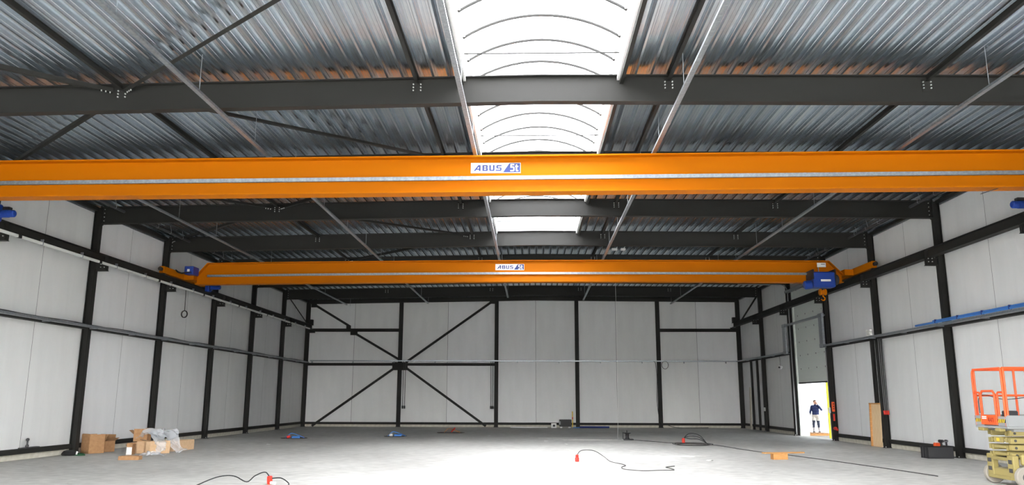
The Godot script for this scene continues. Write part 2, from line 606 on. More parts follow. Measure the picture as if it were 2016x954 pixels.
func build_skylight() -> void:
	var w := setting("window_1")
	var yb := 8.0
	var ys := 8.62
	var rise := 0.47
	var x0 := SKY_L + 0.05
	var x1 := SKY_R - 0.03
	var mid := (x0 + x1) / 2
	var half := (x1 - x0) / 2
	var rr := (half * half + rise * rise) / (2 * rise)
	# white upstands and the dark trimmers below them
	for s in [-1.0, 1.0]:
		var xe := x0 if s < 0 else x1
		var st := S()
		bb(st, Vector3(xe, 8.06, SKY_START), Vector3(xe + s * 0.05, ys, SKY_END))
		part("upstand", st, M.white, w)
		st = S()
		bb(st, Vector3(xe + s * 0.01, ys, SKY_START), Vector3(xe - s * 0.05, ys + 0.045, SKY_END), 0.005)
		part("sill", st, M.white, w)
		st = S()
		bb(st, Vector3(xe + s * 0.05, 7.98, SKY_START), Vector3(xe + s * 0.13, 8.2, SKY_END), 0.004)
		part("trimmer", st, M.steel, w)
	for z in [SKY_END, SKY_START]:
		var st2 := S()
		bb(st2, Vector3(x0 - 0.05, 8.165, z - 0.04), Vector3(x1 + 0.05, ys + 0.02, z + 0.04))
		part("end_upstand", st2, M.white, w)
	var arc := []
	var a0 := asin(half / rr)
	for i in 17:
		var t := -a0 + 2 * a0 * i / 16.0
		arc.append(Vector2(mid + rr * sin(t), ys + rise - rr + rr * cos(t)))
	# end fillings of the vault
	for z in [SKY_END, SKY_START]:
		var poly := PackedVector2Array()
		for p: Vector2 in arc: poly.append(p)
		var st3 := S()
		prism(st3, poly, Vector3(0, 0, z - 0.01), Vector3.RIGHT, Vector3.UP, Vector3(0, 0, 0.02))
		part("end_pane", st3, M.polycarbonate, w)
	var z := -14.17 + 1.07 * 18
	var pane_st := S()
	var rib_st := S()
	for i in 16:
		var p: Vector2 = arc[i]
		var q: Vector2 = arc[i + 1]
		var o := Vector3((p.x + q.x) / 2 - mid, (p.y + q.y) / 2 - (ys + rise - rr), 0)
		var up := o.normalized() * 0.012
		var A := Vector3(p.x, p.y, 0)
		var B := Vector3(q.x, q.y, 0)
		var L := Vector3(0, 0, -1.05)
		face(pane_st, A, B, B + L, A + L, -o)
		face(pane_st, A + up, B + up, B + up + L, A + up + L, o)
		bar(rib_st, rect(0.04, 0.04), A - up, B - up, o)
	var pane_mesh := pane_st.commit()
	var rib_mesh := rib_st.commit()
	while z > SKY_END + 0.2:
		var r := part("arch_rib", rib_mesh, M.steel, w)
		r.position = Vector3(0, 0, z)
		if z - 1.06 > SKY_END - 0.3:
			var g := part("pane", pane_mesh, M.polycarbonate, w)
			g.position = Vector3(0, 0, z)
		z -= 1.07
	for tz in [-4.6, -9.5, -14.47, -19.4, -24.4, -29.4]:
		var st4 := S()
		cyl(st4, Vector3(x0, 8.42, tz), Vector3(x1, 8.42, tz), 0.014, 8)
		part("tie_bar", st4, M.steel, w)

# ------------------------------------------------------------------ steel frame
const STRUTS := [-8.4, -2.32, 2.78, 7.93]

func bolt(st: SurfaceTool, p: Vector3, d: Vector3, r := 0.015) -> void:
	cyl(st, p, p + d.normalized() * 0.03, r, 6)

func build_frames() -> void:
	var names := {
		-15.0: "dark steel roof beam nearest to the viewer, above the nearer crane", -20.0: "dark steel roof beam just behind the nearer orange crane girder", -25.0: "dark steel roof beam seen right under the nearer crane girder",
		-30.0: "dark steel roof beam that closes the end of the skylight", -35.0: "dark steel roof beam just above the farther crane girder", -40.0: "dark steel roof beam hidden mostly behind the farther crane girder", -45.0: "dark steel roof beam seen below the farther crane, before the end wall"}
	for z: float in names:
		var t := thing("roof_beam", names[z], "beam", Vector3(RX, 7.585, z), "roof beams across the hall")
		var h := 0.2875
		var st := S()
		var ea := Vector2(XL + 0.1, roof_y(XL + 0.1))
		var em := Vector2(RX, roof_y(RX))
		var eb := Vector2(XR - 0.1, roof_y(XR - 0.1))
		for sl in [[0.0, 0.022, 0.2], [0.022, 0.553, 0.012], [0.553, 0.575, 0.2]]:
			var u := Vector2(0, -sl[0])
			var v := Vector2(0, -sl[1])
			prism(st, PackedVector2Array([ea + u, em + u, eb + u, eb + v, em + v, ea + v]), Vector3(0, 0, z - sl[2] / 2), Vector3.RIGHT, Vector3.UP, Vector3(0, 0, sl[2]))
		part("beam", st, M.steel, t)
		for e in [XL + 0.11, XR - 0.11]:
			st = S()
			bx(st, Vector3(e, roof_y(e) - h, z), Vector3(0.025, 0.62, 0.22))
			part("end_plate", st, M.steel, t)
		for x in STRUTS:
			var y := roof_y(x)
			st = S()
			bx(st, Vector3(x, y - 0.2, z + 0.009), Vector3(0.19, 0.26, 0.012))
			part("cleat", st, M.steel, t)
			st = S()
			for i in 2:
				for j in 3: bolt(st, Vector3(x - 0.075 + 0.15 * i, y - 0.13 - 0.065 * j, z + 0.012), Vector3.BACK)
			part("bolts", st, M.bolt, t).set_meta("kind", "stuff")
		for e in [[XL + 0.2, 1.0], [XR - 0.2, -1.0]]:
			st = S()
			for j in 4: bolt(st, Vector3(e[0], roof_y(e[0]) - 0.08 - 0.13 * j, z + 0.01), Vector3.BACK)
			part("bolts", st, M.bolt, t).set_meta("kind", "stuff")
	# struts between the beams
	var bays := [[-10.0, "before the first roof beam"], [-15.0, "behind the first roof beam"], [-20.0, "behind the second roof beam"], [-25.0, "behind the third roof beam"], [-30.0, "behind the fourth roof beam"]]
	var where := ["nearer the conductor rail wall", "at the skylight's conductor rail side", "at the skylight's big door side", "nearer the big door wall"]
	for b in bays:
		for i in 4:
			var x: float = STRUTS[i]
			var st := S()
			var y := roof_y(x) - 0.06
			bar(st, isec(0.075, 0.11, 0.008, 0.006), Vector3(x, y, b[0] - 0.02), Vector3(x, y, b[0] - 4.98))
			var o := part("roof_strut", st, M.steel)
			tag(o, "dark roof strut %s, %s" % [b[1], where[i]], "strut", "struts between the roof beams")
	# wind bracing in the roof, angles running zigzag from beam to beam
	var brace := [
		[-8.4, -15.0, -2.32, -10.0, "dark roof brace at the top, crossing from the first beam towards the skylight"], [-8.4, -15.0, XL + 0.1, -10.0, "dark roof brace from the nearest roof beam forward to the conductor rail wall"],
		[-8.4, -15.0, XL + 0.1, -20.0, "short dark roof brace above the nearer crane, running back to the side wall"], [-8.4, -15.0, -2.32, -20.0, "long dark roof brace above the nearer crane, running back towards the skylight"],
		[XL + 0.1, -20.0, -8.4, -25.0, "dark roof brace ending on the third beam from the side wall"], [-2.32, -20.0, -8.4, -25.0, "dark roof brace ending on the third beam from the skylight side"],
		[-8.4, -25.0, -2.32, -30.0, "dark roof brace between third and fourth beams, towards the skylight's end"], [-8.4, -25.0, XL + 0.1, -30.0, "dark roof brace between third and fourth beams, towards the side wall"],
		[-2.32, -30.0, -8.4, -35.0, "dark roof brace just above the farther crane, beyond the skylight's end"]]
	for b in brace:
		var p := Vector3(b[0], roof_y(b[0]) - 0.19, b[1])
		var q := Vector3(b[2], roof_y(b[2]) - 0.19, b[3])
		var d := (q - p).normalized()
		p += d * 0.18; q -= d * 0.18
		var t2 := thing("roof_brace", b[4], "brace", p, "wind bracing under the roof")
		var st := S()
		bar(st, lsec(0.09, 0.009), p, q)
		part("angle", st, M.steel, t2)
		st = S()
		for e in [[p, d], [q, -d]]:
			for j in 3: bolt(st, e[0] + e[1] * (0.05 + 0.08 * j) + Vector3(0, 0.0, 0), Vector3.DOWN, 0.016)
		part("bolts", st, M.bolt, t2).set_meta("kind", "stuff")

func column(x: float, z: float, side: float, label: String, ybr: float, top: float, bracket := true) -> Node3D:
	var t := thing("steel_column", label, "column", Vector3(x, 0, z), "columns along the side walls")
	var st := S()
	prism(st, isec(0.2, 0.2, 0.014, 0.009), Vector3(x, 0.02, z), Vector3.BACK, Vector3.RIGHT, Vector3(0, top - 0.02, 0))
	part("shaft", st, M.steel, t)
	st = S()
	bb(st, Vector3(x - 0.14, 0, z - 0.14), Vector3(x + 0.14, 0.022, z + 0.14), 0.003)
	part("base_plate", st, M.steel, t)
	st = S()
	for i in [-1, 1]:
		for j in [-1, 1]: bolt(st, Vector3(x + 0.115 * i, 0.02, z + 0.115 * j), Vector3.UP, 0.016)
	part("bolts", st, M.bolt, t).set_meta("kind", "stuff")
	if bracket:
		var xa := x + side * 0.1
		var xb := x + side * 0.48
		st = S()
		bar(st, isec(0.18, 0.24, 0.014, 0.01), Vector3(xa, ybr - 0.12, z), Vector3(xb, ybr - 0.12, z))
		bb(st, Vector3(xb - side * 0.02, ybr - 0.24, z - 0.085), Vector3(xb - side * 0.03, ybr, z + 0.085))
		var br := part("bracket", st, M.steel, t)
		st = S()
		for i in [-1, 1]:
			for j in 2: bolt(st, Vector3(x + side * (0.36 + 0.06 * i), ybr - 0.03 - 0.1 * j, z + 0.088), Vector3.BACK, 0.017)
		part("bolts", st, M.bolt, br).set_meta("kind", "stuff")
	return t

func build_columns() -> void:
	var left := {
		-20.0: "dark steel column at the picture's edge, only its crane bracket in view", -25.0: "dark steel column with open cardboard boxes and a drill beside its foot", -30.0: "dark steel column standing behind the cardboard pile and plastic foil",
		-35.0: "fourth dark column from the end wall, on the conductor rail side", -40.0: "third dark column from the end wall, on the conductor rail side", -45.0: "dark column next to the end wall corner, conductor rail side"}
	for z: float in left: column(XL, z, 1.0, left[z], 6.03, roof_y(XL) - 0.02)
	var right := {
		-20.0: "dark steel column behind the scissor lift, only its bracket in view", -25.0: "dark steel column beside the black crate, nearest to the scissor lift", -30.0: "dark steel column with plywood leaning on it and red sockets hanging",
		-35.0: "dark column on the near side of the big door, with orange remote", -40.0: "dark column on the far side of the big door", -45.0: "dark column between the big door and the end wall corner"}
	for z: float in right: column(XR, z, -1.0, right[z], 6.17, roof_y(XR) - 0.02)
	# end wall columns
	var ends := [[XL, "end wall column in the corner on the conductor rail side"], [-8.35, "end wall column at the middle of the cross bracing"], [-2.23, "end wall column at the outer edge of the cross bracing"], [2.86, "end wall column next to the black case on the floor"], [7.99, "end wall column with a loose black cable hanging along it"], [13.054, "end wall column in the corner on the big door side"]]
	for e in ends:
		var t := thing("steel_column", e[1], "column", Vector3(e[0], 0, -50.0), "columns along the end wall")
		var st := S()
		prism(st, isec(0.24, 0.2, 0.014, 0.009), Vector3(e[0], 0.02, -50.0), Vector3.RIGHT, Vector3.BACK, Vector3(0, roof_y(e[0]) - 0.1, 0))
		part("shaft", st, M.steel, t)
		st = S()
		bb(st, Vector3(e[0] - 0.16, 0, -50.1), Vector3(e[0] + 0.16, 0.022, -49.86), 0.003)
		part("base_plate", st, M.steel, t)

func build_rails() -> void:
	# horizontal steel rails of the walls, one piece per bay
	var zs := [8.0, 5.0, 0.0, -5.0, -10.0, -15.0, -20.0, -25.0, -30.0, -35.0, -40.0, -45.0, -50.0]
	var rows := [["trim_1", WL + 0.11, 3.95, 0.12, "L", 0.108], ["trim_2", WL + 0.06, 0.24, 0.14, "L", 0.055], ["trim_3", WR - 0.11, 4.03, 0.12, "R", 0.108], ["trim_4", WR - 0.06, 0.24, 0.14, "R", 0.055]]
	for r in rows:
		var t := setting(r[0])
		for i in range(5, 12):
			if r[4] == "R" and zs[i] == -35.0: continue
			var st := S()
			bb(st, Vector3(r[1] - r[5], r[2] - r[3] / 2, zs[i] - 0.101), Vector3(r[1] + r[5], r[2] + r[3] / 2, zs[i + 1] + 0.101), 0.008)
			part("rail", st, M.steel, t)
	# eaves: light flashing over the panels, dark edge beam over it
	for e in [["trim_5", WL, 1.0, 7.73], ["trim_6", WR, -1.0, 7.89]]:
		var t := setting(e[0])
		var st := S()
		bb(st, Vector3(e[1] + e[2] * 0.0, e[3], ZF), Vector3(e[1] + e[2] * 0.02, e[3] + 0.07, ZB), 0.004)
		part("flashing", st, M.galvanised, t)
		for i in range(5, 12):
			st = S()
			bb(st, Vector3(e[1] + e[2] * 0.02, e[3] + 0.055, zs[i] - 0.101), Vector3(e[1] + e[2] * 0.14, roof_y(e[1]) - 0.01, zs[i + 1] + 0.101), 0.006)
			part("edge_beam", st, M.steel, t)
		st = S()
		bb(st, Vector3(e[1] - e[2] * 0.1, e[3] + 0.01, ZF), Vector3(e[1] + e[2] * 0.001, 8.4, ZB))
		part("closure", st, M.steel, t)
	# end wall
	var xs := [XL, -8.35, -2.23, 2.86, 7.99, XR]
	var defs := [["trim_7", 0.22, 0.14, [0, 1, 2, 3, 4]], ["trim_8", 3.86, 0.17, [0, 1]], ["trim_9", 6.02, 0.2, [0, 4]]]
	for d in defs:
		var t := setting(d[0])
		for i in d[3]:
			var st := S()
			bb(st, Vector3(xs[i] + 0.121, d[1] - d[2] / 2, ZB + 0.01), Vector3(xs[i + 1] - 0.121, d[1] + d[2] / 2, ZB + 0.13), 0.008)
			part("rail", st, M.steel, t)
	var t2 := setting("trim_10")
	for s in [[XL, RX], [RX, XR]]:
		var st := S()
		bar(st, rect(0.26, 0.24), Vector3(s[0], roof_y(s[0]) - 0.125, -50.0), Vector3(s[1], roof_y(s[1]) - 0.125, -50.0))
		part("edge_beam", st, M.steel, t2)
	# cross bracing of the end wall
	var z := -49.95
	var br := [[[Vector3(-13.75, 0.05, z), Vector3(-8.5, 3.75, z)], "lower brace of the end wall cross, rising from the corner column's foot"],
		[[Vector3(-14.1, 7.72, z), Vector3(-11.62, 6.25, z)], "short upper brace of the end wall cross above the horizontal rail"],
		[[Vector3(-11.4, 5.88, z), Vector3(-8.3, 4.1, z)], "brace of the end wall cross between horizontal rail and centre plate"],
		[[Vector3(-7.95, 3.99, z), Vector3(-2.4, 7.93, z)], "long upper brace of the end wall cross rising to the roof"],
		[[Vector3(-8.1, 3.75, z), Vector3(-2.86, 0.07, z)], "lower brace of the end wall cross falling towards the middle"]]
	for b in br:
		var st := S()
		bar(st, rect(0.08, 0.14), b[0][0], b[0][1])
		var o := part("wall_brace", st, M.steel)
		tag(o, b[1], "brace", "cross bracing of the end wall")
	var pl := [[-8.32, 3.74, 0.98, 0.5, "square steel plate where the end wall braces cross"], [-11.69, 6.2, 0.3, 0.2, "small steel plate on top of the upper end wall rail"], [-11.33, 5.82, 0.46, 0.26, "small steel plate under the upper end wall rail"], [-13.98, 7.6, 0.36, 0.28, "corner plate holding the top brace on the corner column"], [-2.5, 7.84, 0.36, 0.3, "corner plate holding the long brace under the roof"]]
	for p in pl:
		var st := S()
		bx(st, Vector3(p[0], p[1], z + 0.062), Vector3(p[2], p[3], 0.016), Basis.IDENTITY, 0.003)
		var o := part("gusset_plate", st, M.steel)
		tag(o, p[4], "steel plate", "plates of the end wall bracing")
	# knee braces high in the two far corners
	for k in [[XL, 1.0, "thin steel knee brace high in the corner, conductor rail side"], [XR, -1.0, "thin steel knee brace high in the corner, big door side"]]:
		var st := S()
		bar(st, lsec(0.07, 0.008), Vector3(k[0] + k[1] * 0.0, 7.75, -45.1), Vector3(k[0] + k[1] * 0.0, 6.35, -49.9))
		var o := part("knee_brace", st, M.steel)
		tag(o, k[2], "brace")

# ------------------------------------------------------------------ runways, trays, services
func build_runways() -> void:
	for r in [[-14.0, 6.03, 6.30, 1.0, "dark crane runway beam along the wall, with white conductor rail below"], [12.70, 6.17, 6.45, -1.0, "dark crane runway beam along the wall with the big door"]]:
		var x: float = r[0]
		var t := thing("runway_beam", r[4], "crane runway", Vector3(x, r[1], -30))
		var st := S()
		bar(st, isec(0.24, r[2] - r[1], 0.016, 0.01), Vector3(x, (r[1] + r[2]) / 2, 4.0), Vector3(x, (r[1] + r[2]) / 2, -49.7))
		part("beam", st, M.steel, t)
		st = S()
		bb(st, Vector3(x - 0.025, r[2], 4.0), Vector3(x + 0.025, r[2] + 0.035, -49.6), 0.005)
		part("crane_rail", st, M.dark_grey, t)
		for z in [-20.0, -25.0, -30.0, -35.0, -40.0, -45.0]:
			st = S()
			bb(st, Vector3(x - 0.118, r[1] + 0.017, z - 0.006), Vector3(x + 0.118, r[2] - 0.017, z + 0.006))
			part("stiffener", st, M.steel, t)
		st = S()
		bb(st, Vector3(x - 0.1, r[2], -49.45), Vector3(x + 0.1, r[2] + 0.34, -49.7), 0.01)
		part("end_stop", st, M.steel, t)
		st = S()
		bar(st, isec(0.18, 0.2, 0.014, 0.01), Vector3(x - r[3] * 0.25, r[1] - 0.11, -49.78), Vector3(x + r[3] * 0.2, r[1] - 0.11, -49.78))
		part("end_bracket", st, M.steel, t)
	# conductor rail in 4 m lengths with dark joints
	var c := thing("conductor_rail", "white conductor rail in long lengths under the crane runway", "conductor rail", Vector3(-13.83, 6.0, -30))
	var z := -20.4 + 4.04 * 2
	while z > -46:
		var st := S()
		bb(st, Vector3(-13.87, 5.95, z - 0.07), Vector3(-13.80, 6.03, z - 3.97), 0.01)
		part("rail_length", st, M.offwhite, c)
		st = S()
		bb(st, Vector3(-13.872, 5.945, z - 0.07), Vector3(-13.798, 6.032, z + 0.07), 0.006)
		part("joint", st, M.black, c)
		for k in [1.0, 3.0]:
			st = S()
			bb(st, Vector3(-13.875, 5.94, z - k - 0.02), Vector3(-13.793, 6.11, z - k + 0.02), 0.004)
			part("hanger", st, M.galvanised, c)
		z -= 4.04
	# black cable loop of the crane hanging from it
	var t2 := thing("hanging_cable", "coiled black cable ring hanging on a cord below the conductor rail", "cable", Vector3(-13.83, 4.8, -30.84))
	var st2 := S()
	tube(st2, [Vector3(-13.83, 5.95, -30.8), Vector3(-13.83, 5.5, -30.83), Vector3(-13.83, 5.13, -30.84)], 0.014, 6)
	part("cord", st2, M.black, t2)
	st2 = S()
	for k in 3:
		var pts := []
		for i in 20:
			var a := TAU * i / 20
			pts.append(Vector3(-13.83 + 0.115 * cos(a), 5.0 + 0.135 * sin(a), -30.86 + 0.022 * k))
		tube(st2, pts, 0.018, 6, true)
	part("ring", st2, M.black, t2)

# open U tray from a to b, the opening upwards
func tray_piece(st: SurfaceTool, a: Vector3, b: Vector3, w: float, h: float, up := Vector3.UP) -> void:
	var t := 0.006
	var p := PackedVector2Array([Vector2(-w / 2, 0), Vector2(w / 2, 0), Vector2(w / 2, h), Vector2(w / 2 - t, h), Vector2(w / 2 - t, t), Vector2(-w / 2 + t, t), Vector2(-w / 2 + t, h), Vector2(-w / 2, h)])
	bar(st, p, a, b, up)

func build_trays() -> void:
	var xl := -14.13
	var t := thing("cable_tray", "galvanised cable tray along the wall opposite the big door", "cable tray", Vector3(xl, 3.92, -30))
	var z := -10.0
	while z > -49.5:
		var st := S()
		tray_piece(st, Vector3(xl, 3.93, z), Vector3(xl, 3.93, max(z - 3.0, -49.55) + 0.006), 0.2, 0.06)
		part("tray_length", st, M.galvanised, t)
		z -= 3.0
	for k in 15:
		var bz := -12.5 - 2.5 * k
		var st := S()
		bar(st, PackedVector2Array([Vector2(-0.02, 0), Vector2(0.02, 0), Vector2(0.02, 0.03), Vector2(-0.02, 0.03)]), Vector3(XL + 0.102, 3.895, bz), Vector3(xl + 0.13, 3.895, bz))
		part("bracket", st, M.galvanised, t)
	# loose cables lying in the tray
	for k in 2:
		var pts := []
		for i in 40: pts.append(Vector3(xl + 0.04 - 0.08 * k + 0.02 * sin(i * 1.7 + k), 3.99 + 0.03 * abs(sin(i * 0.9 + k * 2)), -12.0 - i * 0.95))
		var st := S()
		tube(st, smooth(pts, 2), 0.012, 6)
		part("cable", st, M.dark_grey, t)
	# end wall
	t = thing("cable_tray", "galvanised cable tray running across the whole end wall", "cable tray", Vector3(0, 4.02, -49.75))
	var x := -14.0
	while x < 12.8:
		var st := S()
		tray_piece(st, Vector3(x, 4.03, -49.75), Vector3(min(x + 3.0, 12.9) - 0.006, 4.03, -49.72), 0.16, 0.07)
		part("tray_length", st, M.galvanised, t)
		x += 3.0
	for k in 11:
		var st := S()
		bb(st, Vector3(-13.9 + 2.6 * k, 3.93, -49.87), Vector3(-13.87 + 2.6 * k, 4.028, -49.64), 0.004)
		part("bracket", st, M.galvanised, t)
	# right wall, stepping over the big door
	var xr := 12.83
	t = thing("cable_tray", "galvanised cable tray along the door wall, stepping over the big door", "cable tray", Vector3(xr, 4.0, -30))
	z = -10.0
	while z > -34.8:
		var st := S()
		tray_piece(st, Vector3(xr, 4.02, z), Vector3(xr, 4.02, max(z - 3.0, -34.85) + 0.006), 0.2, 0.065)
		part("tray_length", st, M.galvanised, t)
		z -= 3.0
	for s in [[-40.1, -43.0], [-43.0, -46.0], [-46.0, -49.6]]:
		var st := S()
		tray_piece(st, Vector3(xr, 4.02, s[0]), Vector3(xr, 4.02, s[1] + 0.006), 0.2, 0.065)
		part("tray_length", st, M.galvanised, t)
	var st3 := S()
	tray_piece(st3, Vector3(xr, 5.36, -34.85), Vector3(xr, 5.36, -40.1), 0.2, 0.065)
	part("tray_length", st3, M.galvanised, t)
	for zz in [-34.98, -40.1]:
		st3 = S()
		bb(st3, Vector3(xr - 0.1, 4.02, zz - 0.2), Vector3(xr - 0.0, 5.42, zz + 0.2), 0.01)
		part("riser", st3, M.galvanised, t)
		for yy in [4.05, 5.38]:
			st3 = S()
			bb(st3, Vector3(xr - 0.115, yy - 0.08, zz - 0.23), Vector3(xr + 0.02, yy + 0.09, zz + 0.23), 0.02)
			part("elbow", st3, M.galvanised, t)
	for k in 15:
		var bz := -12.5 - 2.5 * k
		if bz < -35.1 and bz > -39.9: continue
		st3 = S()
		bar(st3, PackedVector2Array([Vector2(-0.02, 0), Vector2(0.02, 0), Vector2(0.02, 0.03), Vector2(-0.02, 0.03)]), Vector3(XR - 0.102, 3.985, bz), Vector3(xr - 0.13, 3.985, bz))
		part("bracket", st3, M.galvanised, t)
	# blue conduit lying along the tray
	t = thing("blue_conduit", "bright blue conduit strapped along the cable tray near the scissor lift", "conduit", Vector3(12.7, 4.08, -20))
	st3 = S()
	tube(st3, [Vector3(12.71, 4.125, -12), Vector3(12.71, 4.125, -20), Vector3(12.71, 4.125, -26.3)], 0.035, 8)
	part("pipe", st3, M.sky_blue, t)
	st3 = S()
	tube(st3, [Vector3(12.73, 4.18, -12), Vector3(12.73, 4.18, -25.2)], 0.022, 8)
	part("pipe", st3, M.sky_blue, t)
	for k in 5:
		st3 = S()
		bb(st3, Vector3(12.665, 4.088, -25.0 + 1.3 * k), Vector3(12.76, 4.21, -24.97 + 1.3 * k), 0.01)
		part("strap", st3, M.navy, t)

func build_light_rails() -> void:
	var rails := [[-11.3, -11.25, 7.3, -20.0, -47.2, "galvanised hanging rail nearest to the conductor rail wall"], [-6.22, -6.2, 7.3, -9.5, -46.5, "galvanised hanging rail between the conductor wall and the skylight"], [-1.3, -1.33, 7.3, -9.5, -43.7, "galvanised hanging rail along the skylight edge, above both crane signs"],
		[2.80, 2.98, 7.3, -9.5, -44.8, "galvanised hanging rail on the door side of the skylight"], [8.38, 8.32, 7.3, -9.5, -46.8, "galvanised hanging rail nearest to the big door wall"]]
	for r in rails:
		var t := thing("hanging_rail", r[5], "hanging rail", Vector3(r[0], r[2], (r[3] + r[4]) / 2), "lighting support rails under the roof")
		var n := 0
		var z: float = r[3]
		while z > r[4] + 0.1:
			var z2: float = max(z - 3.0, r[4])
			var xa: float = lerpf(r[0], r[1], (z - r[3]) / (r[4] - r[3]))
			var xb: float = lerpf(r[0], r[1], (z2 - r[3]) / (r[4] - r[3]))
			var st := S()
			tray_piece(st, Vector3(xa, r[2], z), Vector3(xb, r[2], z2 + 0.01), 0.09, 0.05)
			part("rail_length", st, M.galvanised, t)
			st = S()
			bb(st, Vector3(xb - 0.049, r[2] - 0.004, z2 - 0.09), Vector3(xb + 0.049, r[2] + 0.045, z2 + 0.09), 0.004)
			part("coupler", st, M.galvanised, t)
			# hanger wire
			var zm := z - 1.2
			if abs(fmod(abs(zm), 5.0) - 0.0) > 0.2:
				st = S()
				cyl(st, Vector3((xa + xb) / 2, r[2] + 0.03, zm), Vector3((xa + xb) / 2, roof_y(xa) + 0.03 if not (xa > SKY_L and xa < SKY_R) else 8.1, zm), 0.007, 6)
				part("hanger_wire", st, M.galvanised, t)
			z -= 3.0
			n += 1
	# dark rainwater pipes under the eaves
	for p in [[-13.35, 7.72, "dark rainwater pipe under the eaves on the conductor rail side"], [12.12, 7.8, "dark rainwater pipe under the eaves on the big door side"]]:
		var t := thing("rain_pipe", p[2], "pipe", Vector3(p[0], p[1], -30))
		for s in [[-20.5, -24.7], [-25.4, -29.7], [-30.4, -34.5]]:
			var st := S()
			cyl(st, Vector3(p[0], p[1], s[0]), Vector3(p[0], p[1] - 0.02, s[1]), 0.045, 10)
			part("pipe_length", st, M.dark_grey, t)
			for k in 4:
				var zz: float = s[0] - 0.6 - k * 1.0
				st = S()
				tube(st, [Vector3(p[0] - 0.05, p[1] + 0.05, zz), Vector3(p[0] - 0.052, p[1] - 0.03, zz), Vector3(p[0], p[1] - 0.06, zz), Vector3(p[0] + 0.052, p[1] - 0.03, zz), Vector3(p[0] + 0.05, p[1] + 0.05, zz), Vector3(p[0], roof_y(p[0]) + 0.02, zz)], 0.009, 6)
				part("clip", st, M.galvanised, t)
	# two white junction boxes by the rail beyond the skylight
	for k in [3.6, 3.97]:
		var st := S()
		bx(st, Vector3(k, roof_y(k) - 0.04, -33.5), Vector3(0.24 if k < 3.7 else 0.2, 0.09, 0.16), Basis.IDENTITY, 0.01)
		var o := part("junction_box", st, M.white)
		tag(o, "larger white junction box under the deck beyond the skylight" if k < 3.7 else "smaller white junction box under the deck, beside the larger one", "junction box", "junction boxes under the deck")
	# thin wire from the roof down to the reel on the floor
	var w := S()
	tube(w, smooth([Vector3(4.3, 8.1, -40.0), Vector3(4.25, 5.0, -39.4), Vector3(4.1, 2.0, -38.3), Vector3(3.95, 0.7, -37.0), Vector3(3.85, 0.02, -36.2), Vector3(3.95, 0.008, -35.4)], 6), 0.008, 6)
	tag(part("hanging_wire", w, M.white), "thin white wire hanging from the roof to the floor by the cable reel", "wire")

# ------------------------------------------------------------------ lettering of the girder signs
func outline(f: Array, sc: float, dx: float) -> PackedVector2Array:
	var out := PackedVector2Array()
	for k in range(0, f.size(), 2): out.append(Vector2((f[k] + dx) * sc, f[k + 1] * sc))
	return out

